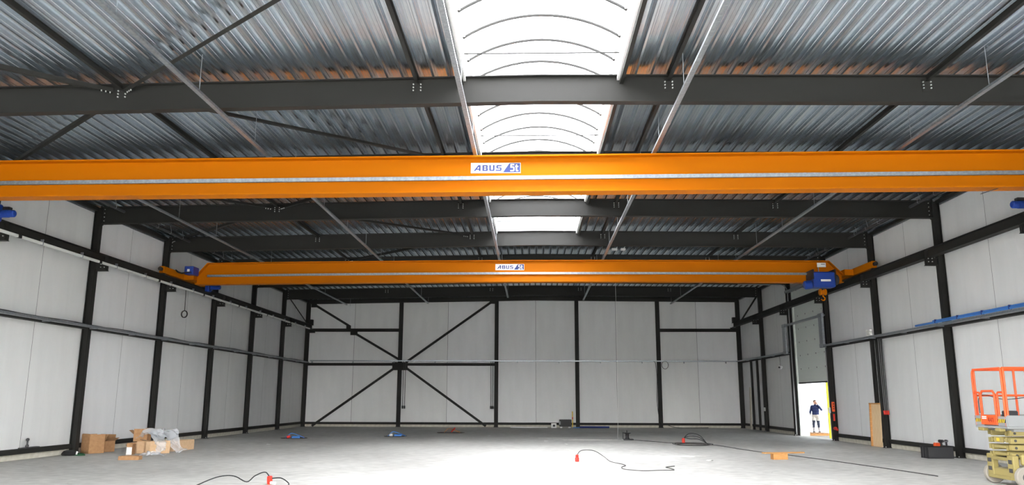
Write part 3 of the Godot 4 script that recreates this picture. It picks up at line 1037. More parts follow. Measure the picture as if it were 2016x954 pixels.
func sign_plate(parent: Node3D, c: Vector3, w: float) -> void:
	var h := w * 0.215
	var st := S()
	bx(st, c, Vector3(w, h, 0.01), Basis.IDENTITY, 0.002)
	var p := part("sign_plate", st, M.white, parent)
	var z := c.z + 0.005
	st = S()
	var x1 := c.x + w * 0.485
	prism(st, PackedVector2Array([Vector2(w * 0.145, -h * 0.42), Vector2(w * 0.49, -h * 0.42), Vector2(w * 0.49, h * 0.46), Vector2(w * 0.275, h * 0.46)]), Vector3(c.x, c.y, z), Vector3.RIGHT, Vector3.UP, Vector3(0, 0, 0.003))
	part("blue_field", st, M.navy, p)
	# letters, one mesh each, in letter heights
	var sc := h * 0.56
	var o := Vector3(c.x - w * 0.443, c.y - sc * 0.5, z)
	var letters := [
		["letter_a", 0.0, [[0, 0, 0.3, 0, 0.88, 0.76, 0.88, 1, 0.76, 1], [0.88, 0, 1.16, 0, 1.16, 1, 0.88, 1], [0.453, 0.2, 0.88, 0.2, 0.88, 0.38, 0.59, 0.38]]],
		["letter_b", 1.46, [[0, 0, 0.28, 0, 0.28, 1, 0, 1], [0.28, 0.8, 0.62, 0.8, 0.62, 1, 0.28, 1], [0.28, 0.42, 0.62, 0.42, 0.62, 0.6, 0.28, 0.6], [0.28, 0, 0.62, 0, 0.62, 0.2, 0.28, 0.2], [0.62, 0, 0.82, 0, 0.92, 0.1, 0.92, 0.44, 0.83, 0.52, 0.88, 0.6, 0.88, 0.92, 0.8, 1, 0.62, 1]]],
		["letter_u", 2.6, [[0, 1, 0, 0.12, 0.12, 0, 0.78, 0, 0.9, 0.12, 0.9, 1, 0.62, 1, 0.62, 0.2, 0.28, 0.2, 0.28, 1]]],
		["letter_s", 3.76, [[0.97, 1, 0.15, 1, 0.02, 0.88, 0.02, 0.52, 0.12, 0.41, 0.63, 0.41, 0.63, 0.2, -0.06, 0.2, -0.16, 0, 0.78, 0, 0.91, 0.12, 0.91, 0.5, 0.8, 0.6, 0.3, 0.6, 0.3, 0.8, 0.85, 0.8]]]]
	for l in letters:
		st = S()
		for f in l[2]: prism(st, outline(f, sc, l[1]), o, Vector3.RIGHT, Vector3.UP, Vector3(0, 0, 0.003))
		part(l[0], st, M.navy, p)
	var so := Vector3(c.x + w * 0.292, c.y - h * 0.33, z + 0.003)
	var fs := h * 0.7
	st = S()
	prism(st, outline([0.02, 1, 0.54, 1, 0.54, 0.84, 0.19, 0.84, 0.19, 0.65, 0.44, 0.65, 0.57, 0.53, 0.57, 0.12, 0.44, 0, 0.02, 0, 0, 0.16, 0.38, 0.16, 0.4, 0.18, 0.4, 0.47, 0.37, 0.5, 0.02, 0.5], fs, 0.0), so, Vector3.RIGHT, Vector3.UP, Vector3(0, 0, 0.002))
	part("numeral_five", st, M.white, p)
	st = S()
	prism(st, outline([0.74, 0.95, 0.91, 0.95, 0.91, 0.74, 1.06, 0.74, 1.06, 0.6, 0.91, 0.6, 0.91, 0.16, 1.06, 0.16, 1.06, 0, 0.81, 0, 0.74, 0.07, 0.74, 0.6, 0.65, 0.6, 0.65, 0.74, 0.74, 0.74], fs, 0.0), so, Vector3.RIGHT, Vector3.UP, Vector3(0, 0, 0.002))
	part("letter_t", st, M.white, p)

func build_crane(z: float, yl: float, ym: float, yr: float, label: String, hoist_x: float, signx: float) -> void:
	var t := thing("overhead_crane", label, "crane", Vector3(-0.6, 6.3, z), "overhead travelling cranes")
	var x0 := -13.5
	var x1 := 12.27
	var h := 0.87
	var xs := [x0, -13.05, -9.0, -4.5, -0.6, 3.5, 7.5, 11.75, x1]
	var top := func(x: float) -> float:
		var k := (x - x0) / (x1 - x0)
		return lerpf(yl, yr, k) + (ym - (yl + yr) / 2) * 4 * k * (1 - k)
	var web := PackedVector2Array()
	var lo := PackedVector2Array()
	for x: float in xs:
		var y: float = top.call(x)
		web.append(Vector2(x, y - 0.02 if x > x0 and x < x1 else y - h * 0.62))
		lo.append(Vector2(x, y - h + 0.02))
	lo.reverse()
	web.append_array(lo)
	var st := S()
	prism(st, web, Vector3(0, 0, z - 0.008), Vector3.RIGHT, Vector3.UP, Vector3(0, 0, 0.016))
	part("web", st, M.orange, t)
	st = S()
	for i in range(1, xs.size() - 2):
		bar(st, rect(0.38, 0.032), Vector3(xs[i], top.call(xs[i]) - 0.016, z), Vector3(xs[i + 1], top.call(xs[i + 1]) - 0.016, z))
	bar(st, rect(0.38, 0.03), Vector3(x0, top.call(x0) - h * 0.62, z), Vector3(-13.05, top.call(-13.05) - 0.016, z))
	bar(st, rect(0.38, 0.03), Vector3(11.75, top.call(11.75) - 0.016, z), Vector3(x1, top.call(x1) - h * 0.62, z))
	part("top_flange", st, M.orange, t)
	st = S()
	for i in xs.size() - 1:
		bar(st, rect(0.38, 0.032), Vector3(xs[i], top.call(xs[i]) - h + 0.016, z), Vector3(xs[i + 1], top.call(xs[i + 1]) - h + 0.016, z))
	part("bottom_flange", st, M.orange, t)
	# galvanised C rail for the festoon cable
	st = S()
	for i in range(1, xs.size() - 2):
		var a := Vector3(xs[i], top.call(xs[i]) - 0.53, z + 0.1)
		var b := Vector3(xs[i + 1], top.call(xs[i + 1]) - 0.53, z + 0.1)
		if i == 6: b = Vector3(11.6, top.call(11.6) - 0.53, z + 0.1)
		bar(st, PackedVector2Array([Vector2(-0.035, -0.035), Vector2(-0.012, -0.035), Vector2(-0.012, -0.027), Vector2(-0.028, -0.027), Vector2(-0.028, 0.043), Vector2(0.028, 0.043), Vector2(0.028, -0.027), Vector2(0.012, -0.027), Vector2(0.012, -0.035), Vector2(0.035, -0.035), Vector2(0.035, 0.05), Vector2(-0.035, 0.05)]), a, b)
	part("c_rail", st, M.galvanised, t)
	for k in 10:
		var xk := -12.0 + 2.6 * k
		st = S()
		bb(st, Vector3(xk - 0.02, top.call(xk) - 0.49, z + 0.008), Vector3(xk + 0.02, top.call(xk) - 0.475, z + 0.13))
		part("rail_arm", st, M.galvanised, t)
	# end carriages
	for s in [[-14.0, 6.335, 1.0, x0], [12.70, 6.485, -1.0, x1]]:
		var cx: float = s[0]
		var yb: float = s[1]
		st = S()
		bb(st, Vector3(cx - 0.09, yb + 0.03, z + 2.05), Vector3(cx + 0.09, yb + 0.29, z - 2.05), 0.012)
		var c := part("end_carriage", st, M.orange, t)
		for e in [-1.0, 1.0]:
			st = S()
			cyl(st, Vector3(cx - 0.07, yb + 0.11, z + e * 1.85), Vector3(cx + 0.07, yb + 0.11, z + e * 1.85), 0.115, 16)
			part("wheel", st, M.dark_grey, c)
			st = S()
			cyl(st, Vector3(cx, yb + 0.17, z + e * 2.05), Vector3(cx, yb + 0.17, z + e * 2.2), 0.075, 12)
			part("buffer", st, M.black, c)
		# plate joining the girder to the carriage
		st = S()
		var gx: float = s[3]
		bb(st, Vector3(cx + s[2] * 0.09, yb + 0.02, z - 0.32), Vector3(gx, yb + 0.26, z + 0.32), 0.01)
		part("joint_plate", st, M.orange, c)
		# travel drive: gearbox on the carriage's far end, motor pointing into the hall
		st = S()
		bb(st, Vector3(cx + s[2] * 0.09, yb - 0.16, z - 1.75), Vector3(cx + s[2] * 0.27, yb + 0.3, z - 2.1), 0.03)
		var g := part("gearbox", st, M.blue, t)
		st = S()
		cyl(st, Vector3(cx + s[2] * 0.27, yb + 0.03, z - 1.93), Vector3(cx + s[2] * 0.7, yb + 0.03, z - 1.93), 0.095, 16, 0.025)
		for k in 6:
			cyl(st, Vector3(cx + s[2] * (0.33 + 0.04 * k), yb + 0.03, z - 1.93), Vector3(cx + s[2] * (0.345 + 0.04 * k), yb + 0.03, z - 1.93), 0.104, 16)
		part("motor", st, M.blue, g)
		st = S()
		bb(st, Vector3(cx + s[2] * 0.4, yb + 0.12, z - 2.0), Vector3(cx + s[2] * 0.58, yb + 0.2, z - 1.86), 0.01)
		part("terminal_box", st, M.black, g)
	# control box by the girder's conductor end
	st = S()
	bb(st, Vector3(-13.72, 6.52, z + 0.2), Vector3(-13.36, 6.84, z + 0.75), 0.02)
	var cb := part("control_box", st, M.blue, t)
	st = S()
	bb(st, Vector3(-13.6, 6.62, z + 0.75), Vector3(-13.5, 6.72, z + 0.756))
	part("label_plate", st, M.white, cb)
	st = S()
	for k in 3: tube(st, smooth([Vector3(-13.6 + 0.08 * k, 6.6, z + 0.75), Vector3(-13.7, 6.5, z + 1.0 + 0.1 * k), Vector3(-13.85, 6.62, z + 1.2)], 5), 0.018, 6)
	part("cables", st, M.black, cb)
	sign_plate(t, Vector3(signx, top.call(signx) - 0.26, z + 0.02), 1.15)
	# hoist trolley
	var hx := hoist_x
	st = S()
	bb(st, Vector3(hx - 0.42, 5.98, z + 0.22), Vector3(hx + 0.42, 6.58, z + 0.78), 0.05)
	var ho := part("hoist_body", st, M.blue, t)
	st = S()
	cyl(st, Vector3(hx - 0.42, 6.12, z + 0.5), Vector3(hx - 0.72, 6.08, z + 0.5), 0.17, 18, 0.04)
	part("hoist_motor", st, M.blue, ho)
	st = S()
	cyl(st, Vector3(hx + 0.42, 6.3, z + 0.5), Vector3(hx + 0.6, 6.3, z + 0.5), 0.2, 18, 0.04)
	part("gear_cover", st, M.dark_grey, ho)
	st = S()
	bb(st, Vector3(hx - 0.16, 6.2, z + 0.78), Vector3(hx + 0.22, 6.28, z + 0.786))
	part("name_strip", st, M.white, ho)
	st = S()
	bb(st, Vector3(hx - 0.45, 6.3, z - 0.22), Vector3(hx - 0.38, 6.68, z + 0.75), 0.01)
	part("trolley_frame", st, M.black, ho)
	st = S()
	bb(st, Vector3(hx + 0.38, 6.3, z - 0.22), Vector3(hx + 0.45, 6.68, z + 0.75), 0.01)
	part("trolley_frame", st, M.black, ho)
	for e in [-1.0, 1.0]:
		for w in [-1.0, 1.0]:
			st = S()
			cyl(st, Vector3(hx + 0.41 * w, top.call(hx) - h + 0.1, z + 0.02 + e * 0.06), Vector3(hx + 0.41 * w, top.call(hx) - h + 0.1, z + 0.02 + e * 0.12), 0.07, 12)
			part("trolley_wheel", st, M.dark_grey, ho)
	st = S()
	for k in 4: cyl(st, Vector3(hx - 0.1 + 0.055 * k, 6.0, z + 0.5), Vector3(hx - 0.1 + 0.055 * k, 5.86, z + 0.5), 0.008, 6)
	part("wire_rope", st, M.grey, ho)
	st = S()
	for e in [-1.0, 1.0]: cyl(st, Vector3(hx - 0.02 + e * 0.05, 5.82, z + 0.5), Vector3(hx - 0.02 + e * 0.13, 5.82, z + 0.5), 0.13, 16, 0.02)
	bb(st, Vector3(hx - 0.08, 5.74, z + 0.44), Vector3(hx + 0.04, 5.9, z + 0.56), 0.01)
	var hk := part("hook_block", st, M.orange, ho)
	st = S()
	var hp := []
	for k in 14:
		var a := PI * 0.5 - TAU * 0.72 * k / 13.0
		hp.append(Vector3(hx - 0.02 + 0.07 * cos(a), 5.57 + 0.07 * sin(a), z + 0.5))
	hp.push_front(Vector3(hx - 0.02, 5.75, z + 0.5))
	tube(st, hp, 0.026, 8)
	part("hook", st, M.orange, hk)
	st = S()
	bx(st, Vector3(hx + 0.08, 6.92, z + 0.3), Vector3(0.34, 0.17, 0.01))
	var fl := part("warning_plate", st, M.white, ho)
	st = S()
	bb(st, Vector3(hx - 0.06, 6.55, z + 0.29), Vector3(hx - 0.03, 6.9, z + 0.3))
	part("plate_arm", st, M.grey, fl)
	st = S()
	bb(st, Vector3(hx + 0.06, 6.94, z + 0.306), Vector3(hx + 0.22, 6.965, z + 0.308))
	part("print_line", st, M.dark_grey, fl)
	# limit plate under the bottom flange
	st = S()
	bx(st, Vector3(10.35, top.call(10.35) - h - 0.05, z + 0.02), Vector3(0.42, 0.012, 0.07), Basis(Vector3.BACK, 0.3))
	part("limit_plate", st, M.dark_grey, t)

# ------------------------------------------------------------------ big door and what lies outside
func build_door() -> void:
	var d := setting("door_1")
	var z0 := -35.25
	var z1 := -39.8
	var y := 2.55
	var xi := WR - 0.0
	var i := 0
	while y < 7.2:
		var st := S()
		var hh: float = min(0.65, 7.3 - y)
		bb(st, Vector3(xi + 0.05, y, z0), Vector3(xi + 0.095, y + hh, z1), 0.01)
		var p := part("door_section", st, M.door_grey, d)
		if i > 0:
			for k in 4:
				st = S()
				bb(st, Vector3(xi + 0.035, y - 0.03, z0 - 0.75 - k * 1.08), Vector3(xi + 0.052, y + 0.04, z0 - 0.81 - k * 1.08), 0.004)
				part("hinge", st, M.grey, p)
		y += 0.65
		i += 1
	var s2 := S()
	bb(s2, Vector3(xi + 0.085, 2.55, z0), Vector3(xi + 0.11, 7.2, z1))
	part("outer_skin", s2, M.door_grey, d)
	s2 = S()
	bb(s2, Vector3(xi + 0.045, 2.49, z0), Vector3(xi + 0.1, 2.56, z1), 0.01)
	part("rubber_seal", s2, M.black, d)
	for e in [[z0 + 0.03, M.steel, 0.12], [z1 - 0.03, M.door_grey, 0.14]]:
		s2 = S()
		bb(s2, Vector3(xi - 0.02, 0, e[0] - e[2] / 2), Vector3(xi + 0.42, 7.2, e[0] + e[2] / 2), 0.008)
		part("jamb", s2, e[1], d)
		s2 = S()
		var xt := 12.98
		var pts := [Vector3(xt, 0.05, e[0])]
		for k in 9:
			var a := PI / 2 * k / 8.0
			pts.append(Vector3(xt - 0.35 + 0.35 * cos(a), 7.1 + 0.35 * sin(a), e[0]))
		pts.append(Vector3(10.5, 7.47, e[0]))
		tube(s2, pts, 0.024, 8)
		part("track", s2, M.grey, d)
	s2 = S()
	bb(s2, Vector3(12.8, 7.0, z0), Vector3(13.0, 7.12, z1), 0.02)
	part("spring_shaft", s2, M.grey, d)
	# personnel door frames set in the wall rails
	for f in [[-30.72, "dark steel post of a door opening beside the plywood board", "trim_11"], [-47.72, "a", "trim_12"], [-46.48, "b", "trim_13"]]:
		var t := setting(f[2])
		s2 = S()
		bb(s2, Vector3(WR - 0.11, 0.0, f[0] - 0.09), Vector3(WR - 0.005, 3.97, f[0] + 0.09), 0.006)
		part("post", s2, M.steel, t)

func build_outside() -> void:
	var st := S()
	bb(st, Vector3(WR + 0.4, -0.25, ZF), Vector3(70, -0.06, -120))
	var g := part("ground", st, M.gravel)
	g.set_meta("kind", "structure")
	st = S()
	bb(st, Vector3(-60, -0.25, ZF + 0.001), Vector3(70, -0.02, 60))
	part("forecourt", st, M.gravel).set_meta("kind", "structure")
	st = S()
	bb(st, Vector3(WR + 0.1, -0.25, -35.2), Vector3(WR + 0.4, -0.002, -39.85))
	part("threshold", st, M.concrete).set_meta("kind", "structure")
	# neighbouring hall: low wall and pale gabled building
	st = S()
	bb(st, Vector3(20.0, -0.06, -45), Vector3(20.2, 0.85, -75), 0.02)
	tag(part("garden_wall", st, M.old_concrete), "low concrete wall outside, behind the man in the doorway", "wall")
	var t := thing("neighbour_building", "pale building outside, seen through the open door", "building", Vector3(26, 0, -62))
	st = S()
	prism(st, PackedVector2Array([Vector2(0, -0.06), Vector2(14, -0.06), Vector2(14, 9.4), Vector2(7, 10.6), Vector2(0, 9.4)]), Vector3(20.6, 0, -20), Vector3.RIGHT, Vector3.UP, Vector3(0, 0, -70))
	part("walls", st, M.cladding, t)
	st = S()
	bb(st, Vector3(WR + 0.42, 5.6, -30), Vector3(18.6, 5.75, -58), 0.02)
	tag(part("canopy", st, M.grey), "flat canopy outside over the big door, above the standing man", "canopy")
	st = S()
	cyl(st, Vector3(14.2, -0.06, -38.6), Vector3(14.2, 2.9, -38.6), 0.09, 12)
	tag(part("yellow_post", st, M.yellow), "bright yellow post just outside the big door", "post")
	# timber pallet by the threshold
	t = thing("timber_pallet", "low timber pallet on the ground outside the big door", "pallet", Vector3(14.6, -0.06, -41.6))
	for k in 5:
		st = S()
		bb(st, Vector3(14.1 + 0.22 * k, 0.03, -42.6), Vector3(14.25 + 0.22 * k, 0.055, -41.2), 0.003)
		part("slat", st, M.timber, t)
	for k in 3:
		st = S()
		bb(st, Vector3(14.1, -0.06, -42.55 + 0.6 * k), Vector3(15.13, 0.03, -42.45 + 0.6 * k), 0.003)
		part("bearer", st, M.timber, t)

# ------------------------------------------------------------------ a person, as one surface grown round a skeleton
func seg_d(p: Vector3, a: Vector3, b: Vector3, ra: float, rb: float) -> float:
	var ab := b - a
	var t := clampf((p - a).dot(ab) / ab.length_squared(), 0.0, 1.0)
	return (p - a - ab * t).length() - lerpf(ra, rb, t)

func grow(st: SurfaceTool, bones: Array, cell: float, blend: float, to_world: Transform3D) -> void:
	# bones: [a, b, ra, rb, colour]
	var field := {}
	var reach := cell * 3.0
	for bi in bones.size():
		var b: Array = bones[bi]
		var rr: float = max(b[2], b[3]) + reach
		var lo: Vector3 = Vector3(min(b[0].x, b[1].x), min(b[0].y, b[1].y), min(b[0].z, b[1].z)) - Vector3.ONE * rr
		var hi: Vector3 = Vector3(max(b[0].x, b[1].x), max(b[0].y, b[1].y), max(b[0].z, b[1].z)) + Vector3.ONE * rr
		for i in range(int(floor(lo.x / cell)), int(ceil(hi.x / cell)) + 1):
			for j in range(int(floor(lo.y / cell)), int(ceil(hi.y / cell)) + 1):
				for k in range(int(floor(lo.z / cell)), int(ceil(hi.z / cell)) + 1):
					var d := seg_d(Vector3(i, j, k) * cell, b[0], b[1], b[2], b[3])
					if d > reach + blend: continue
					var key := Vector3i(i, j, k)
					if field.has(key):
						var f: Array = field[key]
						var h := clampf(0.5 + 0.5 * (f[0] - d) / blend, 0.0, 1.0)
						var nd := lerpf(f[0], d, h) - blend * h * (1.0 - h)
						if d < f[1]: field[key] = [nd, d, b[4]]
						else: field[key] = [nd, f[1], f[2]]
					else:
						field[key] = [d, d, b[4]]
	var verts := {}
	var corners := [Vector3i(0, 0, 0), Vector3i(1, 0, 0), Vector3i(0, 1, 0), Vector3i(1, 1, 0), Vector3i(0, 0, 1), Vector3i(1, 0, 1), Vector3i(0, 1, 1), Vector3i(1, 1, 1)]
	var edges := [[0, 1], [2, 3], [4, 5], [6, 7], [0, 2], [1, 3], [4, 6], [5, 7], [0, 4], [1, 5], [2, 6], [3, 7]]
	for key: Vector3i in field:
		var vals := []
		var inside := 0
		for c in corners:
			var f = field.get(key + c)
			var v: float = f[0] if f != null else 1.0
			vals.append(v)
			if v < 0.0: inside += 1
		if inside == 0 or inside == 8: continue
		var p := Vector3.ZERO
		var n := 0
		for e in edges:
			var a: float = vals[e[0]]
			var b2: float = vals[e[1]]
			if (a < 0.0) != (b2 < 0.0):
				var t: float = a / (a - b2)
				p += Vector3(corners[e[0]]).lerp(Vector3(corners[e[1]]), t)
				n += 1
		var g := Vector3(vals[1] + vals[3] + vals[5] + vals[7] - vals[0] - vals[2] - vals[4] - vals[6], vals[2] + vals[3] + vals[6] + vals[7] - vals[0] - vals[1] - vals[4] - vals[5], vals[4] + vals[5] + vals[6] + vals[7] - vals[0] - vals[1] - vals[2] - vals[3])
		verts[key] = [to_world * ((Vector3(key) + p / n) * cell), (to_world.basis * g).normalized(), field[key][2]]
	for key: Vector3i in field:
		var f0: float = field[key][0]
		for ax in 3:
			var step := Vector3i.ZERO
			step[ax] = 1
			var f1 = field.get(key + step)
			if f1 == null or (f0 < 0.0) == (f1[0] < 0.0): continue
			var u := Vector3i.ZERO
			u[(ax + 1) % 3] = 1
			var v := Vector3i.ZERO
			v[(ax + 2) % 3] = 1
			var q := [verts.get(key), verts.get(key - u), verts.get(key - u - v), verts.get(key - v)]
			if q.has(null): continue
			for tr in [[0, 1, 2], [0, 2, 3]]:
				var A: Array = q[tr[0]]
				var B: Array = q[tr[1]]
				var C: Array = q[tr[2]]
				var order := [A, B, C]
				if (B[0] - A[0]).cross(C[0] - A[0]).dot(A[1] + B[1] + C[1]) > 0.0: order = [A, C, B]
				for w in order:
					st.set_color(w[2]); st.set_normal(w[1]); st.add_vertex(w[0])

func hand_bones(w: Vector3, dir: Vector3, palm: Vector3, skin: Color, curl: float) -> Array:
	# w wrist, dir along the hand, palm the way the palm faces
	var d := dir.normalized()
	var n := palm.normalized()
	var side := d.cross(n).normalized()
	var out := [[w, w + d * 0.085, 0.027, 0.033, skin], [w + side * 0.018, w + d * 0.08 + side * 0.022, 0.02, 0.022, skin], [w - side * 0.018, w + d * 0.08 - side * 0.022, 0.02, 0.022, skin]]
	var ln := [0.066, 0.076, 0.072, 0.056]
	for k in 4:
		var r := w + d * 0.082 + side * (0.033 - 0.022 * k)
		var m: Vector3 = r + (d * cos(curl * 0.5) + n * sin(curl * 0.5)) * ln[k] * 0.55
		var e: Vector3 = m + (d * cos(curl) + n * sin(curl)) * ln[k] * 0.5
		out.append([r, m, 0.0095, 0.009, skin])
		out.append([m, e, 0.009, 0.0078, skin])
	var tb := w + d * 0.025 + side * 0.03
	var tm := tb + (d * 0.7 + side * 0.6 + n * 0.35).normalized() * 0.042
	out.append([tb, tm, 0.0125, 0.0105, skin])
	out.append([tm, tm + (d * 0.9 + side * 0.15 + n * 0.4).normalized() * 0.035, 0.0105, 0.0085, skin])
	return out

func build_person() -> void:
	# local axes: x to the figure's left, y up, z to its front
	var lin := func(r: int, g: int, b: int) -> Color: return Color8(r, g, b).srgb_to_linear()
	var skin: Color = lin.call(206, 158, 134)
	var jacket: Color = lin.call(40, 50, 92)
	var light: Color = lin.call(196, 190, 182)
	var dark: Color = lin.call(48, 54, 72)
	var shoe: Color = lin.call(34, 34, 40)
	var sock: Color = lin.call(172, 168, 166)
	var at := Vector3(15.3, -0.06, -43.65)
	var to_cam := Vector3(-at.x, 0, -at.z)
	var tr := Transform3D(Basis(Vector3.UP, atan2(to_cam.x, to_cam.z) - 0.35), at)
	var t := thing("person", "man in navy jacket and flat cap standing outside the big door, hand at face", "person", at)
	var V := func(x: float, y: float, z: float) -> Vector3: return Vector3(x, y, z)
	var b := []
	# legs: a slight contrapposto, right leg a little forward
	for s in [[-1.0, 0.05], [1.0, -0.03]]:
		var sx: float = s[0]
		var hip := Vector3(0.09 * sx, 0.93, 0.0)
		var knee := Vector3(0.115 * sx, 0.5, 0.03 + s[1])
		var ank := Vector3(0.13 * sx, 0.09, -0.02 + s[1])
		b.append([hip, hip.lerp(knee, 0.55), 0.098, 0.082, light])
		b.append([hip.lerp(knee, 0.55), knee, 0.082, 0.064, dark])
		b.append([knee, knee.lerp(ank, 0.4), 0.064, 0.06, dark])
		b.append([knee.lerp(ank, 0.4), ank, 0.06, 0.046, sock])
		b.append([ank + Vector3(0, -0.035, -0.03), ank + Vector3(0.03 * sx, -0.052, 0.16), 0.046, 0.036, shoe])
		b.append([ank + Vector3(0, 0.0, 0), ank + Vector3(0, -0.045, -0.035), 0.05, 0.042, shoe])
	# trunk
	b.append([Vector3(-0.07, 0.95, 0), Vector3(0.07, 0.95, 0), 0.115, 0.115, light])
	b.append([Vector3(-0.065, 1.06, 0.01), Vector3(0.065, 1.06, 0.01), 0.118, 0.118, jacket])
	b.append([Vector3(-0.08, 1.2, 0.0), Vector3(0.08, 1.2, 0.0), 0.118, 0.118, jacket])
	b.append([Vector3(-0.1, 1.36, -0.005), Vector3(0.1, 1.36, -0.005), 0.108, 0.108, jacket])
	b.append([Vector3(-0.16, 1.44, -0.01), Vector3(0.16, 1.44, -0.01), 0.066, 0.066, jacket])
	b.append([Vector3(0, 1.44, -0.01), Vector3(0, 1.515, 0.005), 0.068, 0.062, jacket])
	b.append([Vector3(0, 1.5, 0.0), Vector3(0, 1.57, 0.012), 0.052, 0.05, skin])
	# his right arm hangs, bent, holding a cup; his left hand is up at the face
	var rs := Vector3(-0.2, 1.42, -0.01)
	var re := Vector3(-0.3, 1.13, -0.03)
	var rw := Vector3(-0.2, 1.0, 0.19)
	b.append([rs, re, 0.064, 0.05, jacket]); b.append([re, rw, 0.05, 0.036, jacket])
	var ls := Vector3(0.2, 1.42, -0.01)
	var le := Vector3(0.36, 1.26, 0.1)
	var lw := Vector3(0.17, 1.52, 0.12)
	b.append([ls, le, 0.064, 0.05, jacket]); b.append([le, lw, 0.05, 0.036, jacket])
	var st := S()
	grow(st, b, 0.014, 0.035, tr)
	var hb := hand_bones(rw, Vector3(0.25, -0.1, 1), Vector3(1, 0, -0.25), skin, 1.2)
	grow(st, hb, 0.005, 0.006, tr)
	hb = hand_bones(lw, Vector3(-0.35, 0.9, -0.15), Vector3(-0.8, -0.1, -0.5), skin, 0.7)
	grow(st, hb, 0.005, 0.006, tr)
	# head with brow, nose, chin and ears
	var hc := Vector3(0.0, 1.66, 0.02)
	var head := [[hc + Vector3(0, 0.03, -0.012), hc + Vector3(0, 0.01, 0.018), 0.083, 0.076, skin], [hc + Vector3(0, -0.03, 0.03), hc + Vector3(0, -0.085, 0.055), 0.058, 0.036, skin], [hc + Vector3(0, 0.0, 0.09), hc + Vector3(0, -0.028, 0.112), 0.011, 0.014, skin],
		[hc + Vector3(-0.03, 0.024, 0.082), hc + Vector3(0.03, 0.024, 0.082), 0.014, 0.014, skin], [hc + Vector3(-0.022, -0.062, 0.086), hc + Vector3(0.022, -0.062, 0.086), 0.008, 0.008, lin.call(170, 104, 94)],
		[hc + Vector3(-0.083, 0.012, 0.0), hc + Vector3(-0.084, -0.022, 0.006), 0.014, 0.01, skin], [hc + Vector3(0.083, 0.012, 0.0), hc + Vector3(0.084, -0.022, 0.006), 0.014, 0.01, skin],
		[hc + Vector3(-0.031, 0.002, 0.078), hc + Vector3(-0.031, 0.003, 0.081), 0.011, 0.011, lin.call(40, 34, 32)], [hc + Vector3(0.031, 0.002, 0.078), hc + Vector3(0.031, 0.003, 0.081), 0.011, 0.011, lin.call(40, 34, 32)]]
	grow(st, head, 0.005, 0.012, tr)
	var m := mat("person", Color.WHITE, 0.8)
	m.vertex_color_use_as_albedo = true
	part("body", st, m, t)
	# hair and cap
	var hs := S()
	var brown: Color = lin.call(84, 62, 48)
	grow(hs, [[hc + Vector3(0, 0.03, -0.03), hc + Vector3(0, -0.02, -0.036), 0.079, 0.068, brown]], 0.006, 0.01, tr)
	part("hair", hs, m, t)
	hs = S()
	var cloth: Color = lin.call(120, 98, 86)
	grow(hs, [[hc + Vector3(0, 0.066, -0.03), hc + Vector3(0, 0.06, 0.05), 0.07, 0.058, cloth], [hc + Vector3(-0.04, 0.055, 0.09), hc + Vector3(0.04, 0.055, 0.09), 0.022, 0.022, cloth], [hc + Vector3(-0.03, 0.045, 0.125), hc + Vector3(0.03, 0.045, 0.125), 0.012, 0.012, cloth]], 0.006, 0.02, tr)
	part("flat_cap", hs, m, t)
	# tool pouches on the belt
	hs = S()
	grow(hs, [[Vector3(-0.16, 0.92, 0.06), Vector3(-0.18, 0.78, 0.08), 0.05, 0.04, lin.call(222, 216, 206)], [Vector3(0.15, 0.92, 0.05), Vector3(0.18, 0.78, 0.06), 0.05, 0.04, lin.call(222, 216, 206)]], 0.012, 0.02, tr)
	part("tool_pouch", hs, m, t)
	var cs := S()
	var cup := tr * (rw + Vector3(0.06, 0.0, 0.1))
	lathe(cs, [Vector2(0, -0.05), Vector2(0.028, -0.05), Vector2(0.038, 0.055), Vector2(0.034, 0.055), Vector2(0.026, -0.044), Vector2(0, -0.044)], cup, Basis.IDENTITY, 14)
	tag(part("paper_cup", cs, M.white), "white paper cup in the hand of the man outside", "cup")

